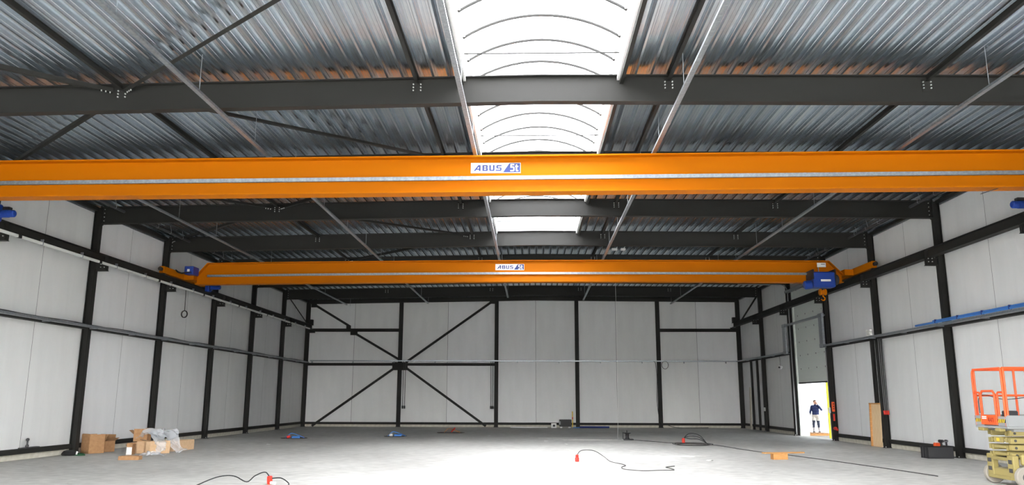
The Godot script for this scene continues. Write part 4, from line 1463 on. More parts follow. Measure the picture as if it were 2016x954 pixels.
# ------------------------------------------------------------------ scissor lift
func build_lift() -> void:
	var x0 := 9.72
	var zn := -16.5   # near side
	var zf := -17.65  # far side
	var x1 := 12.1
	var t := thing("scissor_lift", "scissor lift with cream chassis, orange guard rails and number plate", "scissor lift", Vector3(x0 + 1.2, 0, (zn + zf) / 2))
	var st := S()
	# chassis
	bb(st, Vector3(x0, 0.14, zf + 0.14), Vector3(x1, 0.34, zn - 0.14), 0.02)
	part("chassis", st, M.lift_yellow, t)
	for z in [zf + 0.21, zn - 0.21]:
		st = S()
		bb(st, Vector3(x0 - 0.02, 0.13, z - 0.11), Vector3(x0 + 0.1, 0.62, z + 0.11), 0.015)
		var e := part("end_post", st, M.lift_yellow, t)
		for k in 2:
			st = S()
			bb(st, Vector3(x0 - 0.03, 0.28 + 0.17 * k, z - 0.06), Vector3(x0 - 0.018, 0.36 + 0.17 * k, z + 0.06), 0.004)
			part("slot", st, M.dark_grey, e)
	st = S()
	bb(st, Vector3(x0 - 0.03, 0.13, zf + 0.2), Vector3(x0 + 0.05, 0.2, zn - 0.2), 0.01)
	part("step", st, M.lift_yellow, t)
	st = S()
	bb(st, Vector3(x0 - 0.02, 0.5, zf + 0.28), Vector3(x0 + 0.03, 0.57, zn - 0.28), 0.01)
	part("step", st, M.lift_yellow, t)
	# side cover along the near side, with white plate
	st = S()
	bb(st, Vector3(x0 + 0.12, 0.43, zn - 0.13), Vector3(x1, 0.66, zn - 0.02), 0.03)
	part("side_cover", st, M.lift_yellow, t)
	st = S()
	bb(st, Vector3(x0 + 0.36, 0.5, zn - 0.022), Vector3(x0 + 0.6, 0.6, zn - 0.016))
	part("data_plate", st, M.white, t)
	for wz in [zf + 0.03, zn - 0.03]:
		for wx in [x0 + 0.15, x1 - 0.35]:
			st = S()
			lathe(st, [Vector2(0.0, -0.062), Vector2(0.12, -0.062), Vector2(0.13, -0.058), Vector2(0.19, -0.058), Vector2(0.205, -0.04), Vector2(0.205, 0.04), Vector2(0.19, 0.058), Vector2(0.13, 0.058), Vector2(0.12, 0.062), Vector2(0, 0.062)], Vector3(wx, 0.205, wz), Basis(Vector3.RIGHT, PI / 2), 28)
			var w := part("wheel", st, M.tyre, t)
			st = S()
			cyl(st, Vector3(wx, 0.205, wz - 0.07), Vector3(wx, 0.205, wz + 0.07), 0.1, 18, 0.012)
			part("hub", st, M.dark_grey, w)
			st = S()
			cyl(st, Vector3(wx, 0.205, wz - 0.078), Vector3(wx, 0.205, wz + 0.078), 0.045, 12, 0.008)
			part("hub_cap", st, M.grey, w)
	# folded scissor arms: pairs of long bars stacked, crossing slightly, with pivots at the end
	for z in [[zf + 0.22, 0], [zf + 0.32, 1], [zn - 0.32, 1], [zn - 0.22, 0]]:
		for k in 4:
			var ya: float = 0.62 + 0.145 * k
			st = S()
			var s: float = 0.03 if (k + z[1]) % 2 == 0 else -0.03
			bar(st, rect(0.07, 0.1), Vector3(x0 + 0.02, ya - s * 0.3, z[0]), Vector3(x1 - 0.1, ya + s, z[0]))
			var arm := part("scissor_arm", st, M.lift_yellow, t)
			st = S()
			cyl(st, Vector3(x0 + 0.12, ya, z[0] - 0.05), Vector3(x0 + 0.12, ya, z[0] + 0.05), 0.026, 12)
			part("pivot_pin", st, M.dark_grey, arm)
	for k in 4:
		st = S()
		bb(st, Vector3(x0 + 0.02, 0.6 + 0.145 * k, zf + 0.36), Vector3(x0 + 0.09, 0.66 + 0.145 * k, zn - 0.36), 0.01)
		part("cross_tube", st, M.lift_yellow, t)
	st = S()
	bb(st, Vector3(x0 + 0.0, 0.86, zf + 0.42), Vector3(x0 + 0.03, 0.98, zn - 0.42), 0.006)
	part("warning_board", st, M.lift_yellow, t)
	st = S()
	bb(st, Vector3(x0 - 0.006, 0.89, zf + 0.52), Vector3(x0 + 0.0, 0.95, zf + 0.62))
	part("warning_label", st, M.hazard, t)
	# platform
	st = S()
	bb(st, Vector3(x0 - 0.12, 1.15, zf), Vector3(x1 + 0.1, 1.2, zn), 0.01)
	part("platform_floor", st, M.grey, t)
	st = S()
	bb(st, Vector3(x0 + 0.06, 1.09, zf + 0.1), Vector3(x1 - 0.05, 1.15, zn - 0.1), 0.01)
	part("platform_frame", st, M.grey, t)
	for s in [[Vector3(x0 - 0.12, 1.2, zf), Vector3(x0 - 0.09, 1.4, zf + 0.32)], [Vector3(x0 - 0.12, 1.2, zn - 0.3), Vector3(x0 - 0.09, 1.4, zn)], [Vector3(x0 - 0.09, 1.2, zn - 0.03), Vector3(x1 + 0.1, 1.42, zn)], [Vector3(x0 - 0.09, 1.2, zf), Vector3(x1 + 0.1, 1.42, zf + 0.03)]]:
		st = S()
		bb(st, s[0], s[1], 0.006)
		part("toe_board", st, M.grey, t)
	# hazard stripes: slanted yellow bars on black
	for z in [zf + 0.03, zn - 0.29]:
		st = S()
		bb(st, Vector3(x0 - 0.126, 1.27, z), Vector3(x0 - 0.12, 1.34, z + 0.26))
		var hzd := part("hazard_band", st, M.black, t)
		for k in 4:
			st = S()
			prism(st, PackedVector2Array([Vector2(0, 0), Vector2(0.03, 0), Vector2(0.06, 0.07), Vector2(0.03, 0.07)]), Vector3(x0 - 0.13, 1.27, z + 0.01 + 0.06 * k), Vector3.BACK, Vector3.UP, Vector3(0.004, 0, 0))
			part("hazard_stripe", st, M.hazard, hzd)
	for b in 2:
		st = S()
		bb(st, Vector3(x0 - 0.14, 1.09, zf + 0.12 + 0.62 * b), Vector3(x0 - 0.02, 1.16, zf + 0.3 + 0.62 * b), 0.01)
		part("platform_lug", st, M.lift_yellow, t)
	# rails: end with swing gate in the middle, then the long sides
	var xe := x0 - 0.1
	var yt := 2.37
	var ym := 1.88
	st = S()
	tube(st, smooth([Vector3(xe, 1.2, zf + 0.04), Vector3(xe, 2.1, zf + 0.03), Vector3(xe, yt - 0.05, zf + 0.05), Vector3(xe, yt, zf + 0.14)], 4) + [Vector3(xe, yt, zn - 0.14)] + smooth([Vector3(xe, yt, zn - 0.1), Vector3(xe, yt - 0.03, zn - 0.05), Vector3(xe, 2.1, zn - 0.04), Vector3(xe, 1.2, zn - 0.04)], 4), 0.022, 8)
	part("end_rail", st, M.safety_orange, t)
	for s in [[zf + 0.04, zf + 0.26], [zn - 0.26, zn - 0.04]]:
		st = S()
		tube(st, [Vector3(xe, 1.25, s[0]), Vector3(xe, ym - 0.03, s[0]), Vector3(xe, ym, s[0] + 0.04), Vector3(xe, ym, s[1] - 0.04), Vector3(xe, ym - 0.04, s[1]), Vector3(xe, 1.25, s[1])], 0.022, 8)
		part("rail_hoop", st, M.safety_orange, t)
	st = S()
	var g0 := zf + 0.32
	var g1 := zn - 0.32
	tube(st, [Vector3(xe - 0.02, 1.3, g0), Vector3(xe - 0.02, 1.84, g0), Vector3(xe - 0.02, 1.91, g0 + 0.06), Vector3(xe - 0.02, 1.91, g1 - 0.06), Vector3(xe - 0.02, 1.84, g1), Vector3(xe - 0.02, 1.3, g1)], 0.024, 8)
	var gate := part("gate", st, M.safety_orange, t)
	st = S()
	bb(st, Vector3(xe - 0.05, 1.22, g0 - 0.03), Vector3(xe - 0.02, 1.42, g1 + 0.03), 0.006)
	var np := part("number_plate", st, M.safety_orange, gate)
	var tm := TextMesh.new()
	var fnt := SystemFont.new()
	fnt.font_names = PackedStringArray(["Droid Sans"])
	fnt.font_weight = 700
	tm.font = fnt
	tm.text = "441"
	tm.font_size = 32
	tm.pixel_size = 0.0042
	tm.depth = 0.004
	var n3 := part("number", tm, M.dark_red, np)
	n3.position = Vector3(xe - 0.053, 1.32, g1 - 0.17)
	n3.rotation.y = -PI / 2
	st = S()
	for k in 2: bb(st, Vector3(xe - 0.054, 1.335 + 0.035 * k, g0 + 0.02), Vector3(xe - 0.05, 1.355 + 0.035 * k, g0 + 0.18))
	part("white_lines", st, M.white, np)
	for z in [zf + 0.03, zn - 0.03]:
		st = S()
		tube(st, [Vector3(xe + 0.02, yt, z), Vector3(x1 + 0.05, yt, z)], 0.024, 8)
		tube(st, [Vector3(xe + 0.02, ym - 0.06, z), Vector3(x1 + 0.05, ym - 0.06, z)], 0.02, 8)
		for x in [xe + 0.04, xe + 0.9, xe + 1.7, x1 + 0.05]: tube(st, [Vector3(x, 1.3, z), Vector3(x, yt, z)], 0.024, 8)
		part("side_rail", st, M.safety_orange, t)
	st = S()
	tube(st, [Vector3(xe + 0.3, yt, zn - 0.03), Vector3(xe + 0.46, yt, zn - 0.06), Vector3(xe + 0.5, yt - 0.05, zn - 0.06), Vector3(xe + 0.53, yt - 0.2, zn - 0.06)], 0.02, 8)
	part("rail_handle", st, M.safety_orange, t)
	st = S()
	tube(st, smooth([Vector3(xe + 0.05, 1.45, zf + 0.1), Vector3(xe, 1.75, zf + 0.2), Vector3(xe + 0.03, 1.83, zf + 0.4), Vector3(xe + 0.2, 1.74, zn - 0.4), Vector3(xe + 0.5, 1.78, zn - 0.1), Vector3(xe + 0.9, 1.82, zn - 0.06)], 5), 0.008, 6)
	part("control_cable", st, M.black, t)
	st = S()
	bb(st, Vector3(xe + 0.5, 1.25, zf + 0.1), Vector3(xe + 0.75, 1.5, zf + 0.3), 0.02)
	part("battery_case", st, M.dark_grey, t)

# ------------------------------------------------------------------ loose things
# cardboard box standing at c (base centre), turned by yaw; flaps: four opening angles in degrees from closed (0) for -x, +x, -z, +z
func carton(label: String, c: Vector3, size: Vector3, yaw: float, flaps: Array, m: String, roll := Basis.IDENTITY) -> Node3D:
	var t := thing("cardboard_box", label, "box", c, "cardboard boxes along the wall")
	var B := Basis(Vector3.UP, yaw) * roll
	var th := 0.007
	var o := c
	var st := S()
	var mid := func(x: float, y: float, z: float) -> Vector3: return o + B * Vector3(x, y, z)
	bx(st, mid.call(0, th / 2, 0), Vector3(size.x, th, size.z), B)
	for s in [-1.0, 1.0]:
		bx(st, mid.call(s * (size.x - th) / 2, size.y / 2, 0), Vector3(th, size.y, size.z), B)
		bx(st, mid.call(0, size.y / 2, s * (size.z - th) / 2), Vector3(size.x - 2 * th, size.y, th), B)
	part("body", st, M[m], t)
	var k := 0
	for f in [[-1.0, 0.0], [1.0, 0.0], [0.0, -1.0], [0.0, 1.0]]:
		var a: float = deg_to_rad(flaps[k])
		k += 1
		var inw := Vector3(-f[0], 0, -f[1])
		var ln: float = (size.x if f[0] != 0 else size.z) * 0.48
		var wd: float = (size.z if f[0] != 0 else size.x) - 0.01
		var d := inw * cos(a) + Vector3.UP * sin(a)
		var hinge := Vector3(f[0] * (size.x / 2 - 0.004), size.y + 0.003, f[1] * (size.z / 2 - 0.004))
		var ax := Vector3.UP.cross(inw)
		var fb := Basis(ax, d, ax.cross(d))
		st = S()
		bx(st, o + B * (hinge + d * ln / 2), Vector3(wd, ln, 0.006), B * fb)
		part("flap", st, M[m], t)
	return t

func drill_parts(t: Node3D, p: Vector3, yaw: float) -> void:
	# cordless drill standing on its battery, nose along local -x
	var B := Basis(Vector3.UP, yaw)
	var q := func(x: float, y: float, z: float) -> Vector3: return p + B * Vector3(x, y, z)
	var st := S()
	bx(st, q.call(0, 0.035, 0), Vector3(0.13, 0.07, 0.085), B, 0.012)
	part("battery", st, M.black, t)
	st = S()
	bar(st, rect(0.045, 0.06), q.call(0.01, 0.07, 0), q.call(0.03, 0.18, 0), B * Vector3.RIGHT)
	part("grip", st, M.dark_grey, t)
	st = S()
	cyl(st, q.call(0.1, 0.21, 0), q.call(-0.07, 0.21, 0), 0.042, 14, 0.012)
	part("motor_housing", st, M.black, t)
	st = S()
	cyl(st, q.call(-0.07, 0.21, 0), q.call(-0.13, 0.21, 0), 0.028, 12, 0.008)
	part("chuck", st, M.dark_grey, t)
	st = S()
	cyl(st, q.call(-0.13, 0.21, 0), q.call(-0.22, 0.2, 0), 0.007, 6)
	part("bit", st, M.grey, t)

func foil_sheet(st: SurfaceTool, path: Array, widths: Array, across: Vector3, seed_: int) -> void:
	# a crumpled strip of film that follows a path
	var nz := FastNoiseLite.new()
	nz.seed = seed_
	nz.frequency = 1.6
	nz.fractal_octaves = 2
	var pts := smooth(path, 8)
	var n := pts.size()
	var m := 22
	var grid := []
	for i in n:
		var f := float(i) / (n - 1) * (widths.size() - 1)
		var k: int = min(int(f), widths.size() - 2)
		var w: float = lerpf(widths[k], widths[k + 1], f - k)
		var row := []
		for j in m:
			var s := (float(j) / (m - 1) - 0.5)
			var p: Vector3 = pts[i] + across * s * w
			p += Vector3(nz.get_noise_3d(p.x * 2.2, p.y * 2.2, p.z * 2.2 + 9), nz.get_noise_3d(p.x * 2.2 + 5, p.y * 2.2, p.z * 2.2), nz.get_noise_3d(p.x * 2.2, p.y * 2.2 + 7, p.z * 2.2)) * 0.12
			p.y = max(p.y, 0.006)
			row.append(p)
		grid.append(row)
	var norm := []
	for i in n:
		var row := []
		for j in m:
			var du: Vector3 = grid[min(i + 1, n - 1)][j] - grid[max(i - 1, 0)][j]
			var dv: Vector3 = grid[i][min(j + 1, m - 1)] - grid[i][max(j - 1, 0)]
			row.append(du.cross(dv).normalized())
		norm.append(row)
	for i in n - 1:
		for j in m - 1:
			tri(st, grid[i][j], grid[i + 1][j], grid[i + 1][j + 1], norm[i][j], norm[i + 1][j], norm[i + 1][j + 1])
			tri(st, grid[i][j], grid[i + 1][j + 1], grid[i][j + 1], norm[i][j], norm[i + 1][j + 1], norm[i][j + 1])

func socket_on_cable(called: String, label: String, at: Vector3, up: Vector3, cable: Array, body: String, thick := 0.01) -> Node3D:
	var t := thing(called, label, "power socket", at)
	var st := S()
	var u := up.normalized()
	cyl(st, at - u * 0.0, at + u * 0.11, 0.055, 14, 0.01)
	cyl(st, at + u * 0.11, at + u * 0.19, 0.042, 12, 0.01)
	part("socket_body", st, M[body], t)
	st = S()
	tube(st, smooth(cable, 6), thick, 6)
	part("cable", st, M.cable, t)
	return t

func build_loose() -> void:
	# ---- cartons beside the first column on the left
	carton("tall open cardboard box standing against the column, flaps up", Vector3(-13.99, 0, -25.42), Vector3(0.46, 0.36, 0.5), -0.55, [95, 92, 120, 88], "card")
	carton("open cardboard box in the corner behind the column, flap spread", Vector3(-13.98, 0, -26.12), Vector3(0.42, 0.34, 0.42), -0.3, [100, 150, 95, 100], "card")
	# ---- the pile by the second column
	var dy := Vector3(-0.62, 0.0, 0.78).normalized()
	var lie := Basis(dy.cross(Vector3.UP).normalized(), dy, Vector3.UP * -1.0)
	lie.z = lie.x.cross(lie.y)
	carton("pale open cardboard box lying on its side, front of the foil pile", Vector3(-11.68, 0.2, -25.58), Vector3(0.42, 0.64, 0.38), 0.0, [118, 108, 125, 112], "card_pale", lie)
	carton("long pale cardboard box lying at the back of the foil pile", Vector3(-11.98, 0, -26.9), Vector3(0.42, 0.32, 1.5), -0.16, [2, 2, 1, 1], "card_pale")
	carton("open brown cardboard box perched on top of the pile", Vector3(-12.52, 0.36, -25.62), Vector3(0.42, 0.22, 0.36), 0.15, [140, 70, 30, 95], "card")
	carton("brown cardboard box behind, supporting the upper one", Vector3(-12.42, 0, -25.72), Vector3(0.66, 0.33, 0.46), 0.25, [4, 4, 3, 3], "card_pale")
	carton("flat brown cardboard tray lying in front of the pile", Vector3(-11.42, 0, -22.78), Vector3(0.56, 0.1, 0.28), 0.12, [2, 2, 1, 1], "card")
	carton("small brown carton with a white printed side", Vector3(-12.43, 0, -24.78), Vector3(0.17, 0.24, 0.24), 0.1, [120, 100, 100, 95], "card")
	var st := S()
	bx(st, Vector3(-12.418, 0.12, -24.655), Vector3(0.16, 0.22, 0.004), Basis(Vector3.UP, 0.1))
	tag(part("printed_label", st, M.paper), "large white printed label on the small carton", "label")
	# ---- plastic film
	var t := thing("plastic_foil", "crumpled clear plastic foil draped over the cardboard pile", "foil", Vector3(-11.9, 0, -25.6))
	st = S()
	foil_sheet(st, [Vector3(-12.42, 0.5, -25.3), Vector3(-12.2, 0.7, -25.4), Vector3(-11.95, 0.7, -25.4), Vector3(-11.72, 0.45, -25.1), Vector3(-11.6, 0.2, -24.95), Vector3(-11.5, 0.03, -24.9)], [0.3, 0.55, 0.6, 0.42, 0.3, 0.22], Vector3(0.5, 0.2, -0.85).normalized(), 4)
	part("upper_fold", st, M.foil, t)
	st = S()
	foil_sheet(st, [Vector3(-12.0, 0.7, -26.0), Vector3(-11.75, 0.62, -25.9), Vector3(-11.55, 0.35, -25.8), Vector3(-11.4, 0.1, -25.8), Vector3(-11.2, 0.03, -25.7)], [0.3, 0.55, 0.4, 0.35, 0.2], Vector3(0.6, 0.3, -0.7).normalized(), 9)
	part("side_fold", st, M.foil, t)
	st = S()
	foil_sheet(st, [Vector3(-11.85, 0.03, -24.3), Vector3(-11.6, 0.08, -24.2), Vector3(-11.35, 0.05, -24.2), Vector3(-11.15, 0.02, -24.4)], [0.25, 0.4, 0.4, 0.2], Vector3(0.1, 0.1, -1).normalized(), 14)
	part("floor_fold", st, M.foil, t)
	# ---- drill on a board on the base rail
	st = S()
	bx(st, Vector3(-14.36, 0.325, -22.75), Vector3(0.12, 0.03, 0.82), Basis.IDENTITY, 0.004)
	tag(part("wooden_batten", st, M.dark_grey), "dark batten lying on the base rail under the drill", "batten")
	t = thing("cordless_drill", "black cordless drill standing on the batten by the wall", "drill", Vector3(-14.36, 0.34, -22.6))
	drill_parts(t, Vector3(-14.36, 0.34, -22.65), -PI / 2 + 0.5)
	# ---- dark bag with green straps at the column's foot
	t = thing("tool_bag", "slumped black tool bag with green cloth at the column foot", "bag", Vector3(-13.95, 0, -24.35))
	st = S()
	lathe(st, [Vector2(0, 0), Vector2(0.2, 0), Vector2(0.22, 0.05), Vector2(0.17, 0.13), Vector2(0.1, 0.16), Vector2(0, 0.15)], Vector3(-14.05, 0, -24.3), Basis(Vector3(1.2, 0, 0), Vector3.UP, Vector3(0, 0, 0.8)), 14)
	part("bag", st, M.black, t)
	st = S()
	lathe(st, [Vector2(0, 0), Vector2(0.14, 0), Vector2(0.12, 0.05), Vector2(0.05, 0.08), Vector2(0, 0.07)], Vector3(-13.76, 0, -24.3), Basis(Vector3(1.3, 0, 0), Vector3.UP, Vector3(0, 0, 0.8)), 12)
	part("cloth", st, M.green, t)
	st = S()
	cyl(st, Vector3(-13.75, 0.05, -24.12), Vector3(-13.72, 0.13, -24.1), 0.025, 10)
	part("white_cap", st, M.white, t)
	# ---- three cable bundles with blue and red plugs
	var bund := [[Vector3(-10.45, 0, -35.15), "cable coil with red and blue plugs on the floor, nearest the side wall", 0.6], [Vector3(-6.35, 0, -37.3), "cable coil with blue and white plugs in the middle of the floor", 0.55], [Vector3(-4.2, 0, -41.5), "dark cable coil with a raised reddish end, farthest on the floor", 0.75]]
	for i in 3:
		var c: Vector3 = bund[i][0]
		t = thing("cable_coil", bund[i][1], "cable", c, "cable coils on the floor")
		st = S()
		for k in 2: tube(st, ring_points(c + Vector3(0.03 * k, 0.01 + 0.014 * k, 0), bund[i][2] * (0.85 + 0.1 * k), 0.36 + 0.09 * k, 22, 0.07), 0.009, 6, true)
		part("coil", st, M.cable, t)
		st = S()
		tube(st, smooth([c + Vector3(-0.3, 0.03, 0.2), c + Vector3(-0.1, 0.22, 0.1), c + Vector3(0.15, 0.16, 0.0), c + Vector3(0.5, 0.04, 0.1)], 6), 0.016, 6)
		part("loose_end", st, M.sky_blue if i < 2 else M.timber, t)
		if i < 2:
			st = S()
			cyl(st, c + Vector3(-0.22, 0.07, 0.25), c + Vector3(-0.08, 0.09, 0.25), 0.06, 12, 0.01)
			part("plug", st, M.red if i == 0 else M.white, t)
			st = S()
			cyl(st, c + Vector3(0.0, 0.06, 0.25), c + Vector3(0.34, 0.06, 0.22), 0.055, 12, 0.01)
			part("plug", st, M.sky_blue, t)
		else:
			st = S()
			cyl(st, c + Vector3(0.05, 0.05, 0.1), c + Vector3(0.25, 0.26, 0.1), 0.035, 10, 0.01)
			part("plug", st, M.red, t)
	# ---- red socket with its cable in the foreground
	socket_on_cable("red_socket", "red socket standing on the floor with a black cable snaking away", Vector3(1.27, 0.0, -22.85), Vector3.UP,
		[Vector3(1.27, 0.18, -22.85), Vector3(1.4, 0.3, -22.9), Vector3(1.75, 0.29, -23.0), Vector3(2.05, 0.12, -23.1), Vector3(2.2, 0.014, -22.8), Vector3(2.42, 0.014, -21.9), Vector3(2.46, 0.014, -21.4), Vector3(2.3, 0.014, -20.9), Vector3(2.32, 0.014, -20.3), Vector3(2.7, 0.014, -19.9), Vector3(3.1, 0.014, -20.05), Vector3(3.5, 0.014, -20.15), Vector3(3.48, 0.014, -20.7), Vector3(3.45, 0.014, -21.0), Vector3(3.72, 0.014, -21.3)], "red")
	# ---- big coil with red socket
	t = thing("cable_coil", "large flat cable coil with red socket, its cable running on to the scissor lift", "cable", Vector3(6.2, 0, -31.4), "cable coils on the floor")
	st = S()
	for k in 3: tube(st, ring_points(Vector3(6.2, 0.011 + 0.016 * k, -31.4), 0.62 + 0.07 * k, 0.66 + 0.11 * k, 26, 0.03), 0.01, 6, true)
	part("coil", st, M.cable, t)
	st = S()
	for k in 3: tube(st, smooth([Vector3(5.95, 0.26, -31.7), Vector3(6.15, 0.42 - 0.1 * k, -31.6), Vector3(6.5, 0.36 - 0.08 * k, -31.5), Vector3(6.8, 0.03, -31.5 + 0.1 * k)], 6), 0.013, 6)
	part("cable_loops", st, M.black, t)
	st = S()
	cyl(st, Vector3(5.93, 0.06, -31.75), Vector3(5.93, 0.24, -31.75), 0.06, 14, 0.012)
	part("socket", st, M.red, t)
	st = S()
	tube(st, smooth([Vector3(4.3, 0.03, -34.6), Vector3(5.0, 0.014, -33.6), Vector3(5.7, 0.014, -32.4), Vector3(6.95, 0.014, -31.2), Vector3(7.3, 0.014, -29.0), Vector3(7.65, 0.014, -27.1), Vector3(8.13, 0.014, -25.5), Vector3(8.85, 0.014, -21.9), Vector3(9.3, 0.014, -18.9)], 8), 0.011, 6)
	part("cable_run", st, M.cable, t)
	# ---- small black stand / reel on the floor
	t = thing("cable_reel", "small black cable reel stand on the floor under the hanging wire", "cable reel", Vector3(4.1, 0, -34.8))
	st = S()
	bx(st, Vector3(4.15, 0.03, -34.8), Vector3(0.42, 0.05, 0.3), Basis.IDENTITY, 0.01)
	part("base", st, M.black, t)
	st = S()
	lathe(st, [Vector2(0, 0), Vector2(0.11, 0), Vector2(0.07, 0.06), Vector2(0.075, 0.2), Vector2(0.16, 0.24), Vector2(0.17, 0.26), Vector2(0.04, 0.27), Vector2(0.025, 0.36), Vector2(0, 0.37)], Vector3(4.1, 0.055, -34.8), Basis.IDENTITY, 16)
	part("spool", st, M.black, t)
	st = S()
	tube(st, [Vector3(3.92, 0.05, -34.8), Vector3(3.92, 0.34, -34.8)], 0.014, 6)
	part("handle", st, M.black, t)
	# ---- plank resting on a timber block
	st = S()
	bx(st, Vector3(7.28, 0.09, -24.05), Vector3(0.44, 0.16, 0.22), Basis(Vector3.UP, 0.1), 0.006)
	bx(st, Vector3(7.28, 0.005, -24.05), Vector3(0.44, 0.01, 0.22), Basis(Vector3.UP, 0.1))
	tag(part("timber_block", st, M.timber), "short timber block on the floor carrying a plank", "wood block")
	st = S()
	bx(st, Vector3(7.42, 0.187, -24.1), Vector3(1.32, 0.034, 0.16), Basis(Vector3.UP, 0.25), 0.004)
	tag(part("plank", st, M.timber), "narrow plank laid across the timber block", "plank")
	# ---- black crate with tools by the right column
	t = thing("tool_crate", "open black plastic crate by the wall, tools standing in it", "crate", Vector3(12.3, 0, -24.85))
	st = S()
	var c0 := Vector3(12.3, 0, -24.9)
	var w := 0.76
	var d := 0.46
	var h := 0.36
	bb(st, c0 + Vector3(-w / 2, 0, -d / 2), c0 + Vector3(w / 2, 0.015, d / 2))
	for s in [-1.0, 1.0]:
		bb(st, c0 + Vector3(s * w / 2 - s * 0.015, 0.0, -d / 2), c0 + Vector3(s * w / 2, h, d / 2), 0.005)
		bb(st, c0 + Vector3(-w / 2, 0.0, s * d / 2 - s * 0.015), c0 + Vector3(w / 2, h, s * d / 2), 0.005)
	part("body", st, M.dark_grey, t)
	st = S()
	for s in [-1.0, 1.0]:
		bb(st, c0 + Vector3(s * (w / 2 - 0.005), h - 0.03, -d / 2 - 0.02), c0 + Vector3(s * (w / 2 + 0.02), h + 0.005, d / 2 + 0.02), 0.005)
		bb(st, c0 + Vector3(-w / 2 - 0.02, h - 0.03, s * (d / 2 - 0.005)), c0 + Vector3(w / 2 + 0.02, h + 0.005, s * (d / 2 + 0.02)), 0.005)
	for k in 3: bb(st, c0 + Vector3(-w / 2 - 0.012, 0.02, -0.18 + 0.16 * k), c0 + Vector3(-w / 2, h - 0.03, -0.14 + 0.16 * k), 0.003)
	part("rim", st, M.black, t)
	t = thing("cross_line_laser", "small orange laser level standing in the black crate", "laser level", Vector3(12.32, 0.016, -24.9))
	st = S()
	bb(st, Vector3(12.24, 0.016, -24.98), Vector3(12.40, 0.45, -24.84), 0.02)
	part("body", st, M.safety_orange, t)
	st = S()
	bb(st, Vector3(12.275, 0.45, -24.94), Vector3(12.36, 0.5, -24.88), 0.012)
	part("window", st, M.white, t)
	var k2 := 0
	for dx in [12.46, 12.61]:
		t = thing("cordless_drill", "black cordless drill in the crate, next to the orange laser" if k2 == 0 else "black cordless drill at the back end of the crate, long bit", "drill", Vector3(dx, 0.016, -24.9), "drills in the black crate")
		st = S()
		bb(st, Vector3(dx - 0.05, 0.016, -25.0), Vector3(dx + 0.05, 0.29, -24.82), 0.006)
		part("holster", st, M.black, t)
		drill_parts(t, Vector3(dx, 0.29, -24.9), PI / 2 + 0.25 - 0.5 * k2)
		k2 += 1
	# ---- plywood leaning beside the column
	t = thing("plywood_board", "tall plywood board with edge frame leaning by the column", "board", Vector3(12.9, 0, -30.5))
	var pb := Basis(Vector3.BACK, -0.03)
	st = S()
	bx(st, Vector3(12.93, 0.81, -30.5), Vector3(0.03, 1.6, 0.82), pb, 0.003)
	part("sheet", st, M.plywood, t)
	st = S()
	bx(st, Vector3(12.905, 1.59, -30.5), Vector3(0.07, 0.04, 0.84), pb, 0.003)
	bx(st, Vector3(12.885, 0.81, -30.88), Vector3(0.07, 1.6, 0.05), pb, 0.003)
	part("frame", st, M.timber, t)
	# ---- pale plank by the corner door frame
	st = S()
	bx(st, Vector3(12.96, 1.22, -47.75), Vector3(0.05, 2.44, 0.3), Basis(Vector3.BACK, -0.03), 0.004)
	tag(part("leaning_plank", st, M.concrete), "pale grey plank leaning upright in the far corner by the door frame", "plank")
	# ---- red sockets on cords by the second right column
	t = thing("pendant_socket", "red sockets hanging on three thin cords beside the plywood column", "power socket", Vector3(12.9, 1.1, -29.75))
	for k in 3:
		st = S()
		tube(st, [Vector3(12.92 + 0.07 * k, 3.95, -29.72), Vector3(12.93 + 0.06 * k, 2.6, -29.74), Vector3(12.95 + 0.055 * k, 1.33, -29.75)], 0.009, 6)
		part("cord", st, M.grey, t)
		st = S()
		cyl(st, Vector3(12.95 + 0.07 * k - 0.02, 1.34, -29.75), Vector3(12.95 + 0.07 * k - 0.02, 1.19, -29.72), 0.036, 12, 0.01)
		part("socket", st, M.red, t)
	# ---- cluster of white junction boxes on the tray there
	t = thing("junction_box", "white junction box with side glands on the cable tray by the column", "junction box", Vector3(12.74, 4.15, -29.95))
	st = S()
	bx(st, Vector3(12.72, 4.2, -29.95), Vector3(0.12, 0.2, 0.2), Basis.IDENTITY, 0.015)
	part("case", st, M.offwhite, t)
	for k in 4:
		st = S()
		bx(st, Vector3(12.7, 4.13 + 0.15 * (k >> 1), -30.1 + 0.3 * (k & 1)), Vector3(0.09, 0.07, 0.09), Basis.IDENTITY, 0.01)
		part("gland", st, M.white, t)
	# ---- crane remote and cords on the door column
	t = thing("crane_remote", "orange crane remote hanging on the column beside the big door", "remote control", Vector3(12.92, 1.2, -34.9))
	st = S()
	bx(st, Vector3(12.99, 1.43, -34.855), Vector3(0.12, 0.42, 0.08), Basis.IDENTITY, 0.02)
	part("case", st, M.safety_orange, t)
	st = S()
	for k in 3: cyl(st, Vector3(12.99, 1.55 - 0.1 * k, -34.815), Vector3(12.99, 1.55 - 0.1 * k, -34.795), 0.025, 10)
	part("buttons", st, M.black, t)
	st = S()
	bx(st, Vector3(13.0, 0.98, -34.868), Vector3(0.07, 0.3, 0.06), Basis.IDENTITY, 0.012)
	tag(part("red_switch", st, M.red), "narrow dark red switch box below the orange remote", "switch box")
	st = S()
	cyl(st, Vector3(13.0, 0.52, -34.9), Vector3(13.0, 0.52, -34.74), 0.07, 14, 0.012)
	cyl(st, Vector3(13.0, 0.52, -34.74), Vector3(13.02, 0.46, -34.62), 0.05, 12, 0.012)
	tag(part("red_plug", st, M.red), "red wall plug low on the door column", "plug")
	st = S()
	bx(st, Vector3(12.92, 1.28, -35.1), Vector3(0.07, 0.24, 0.12), Basis.IDENTITY, 0.012)
	tag(part("door_control", st, M.offwhite), "small pale door control box beside the big door opening", "control box")
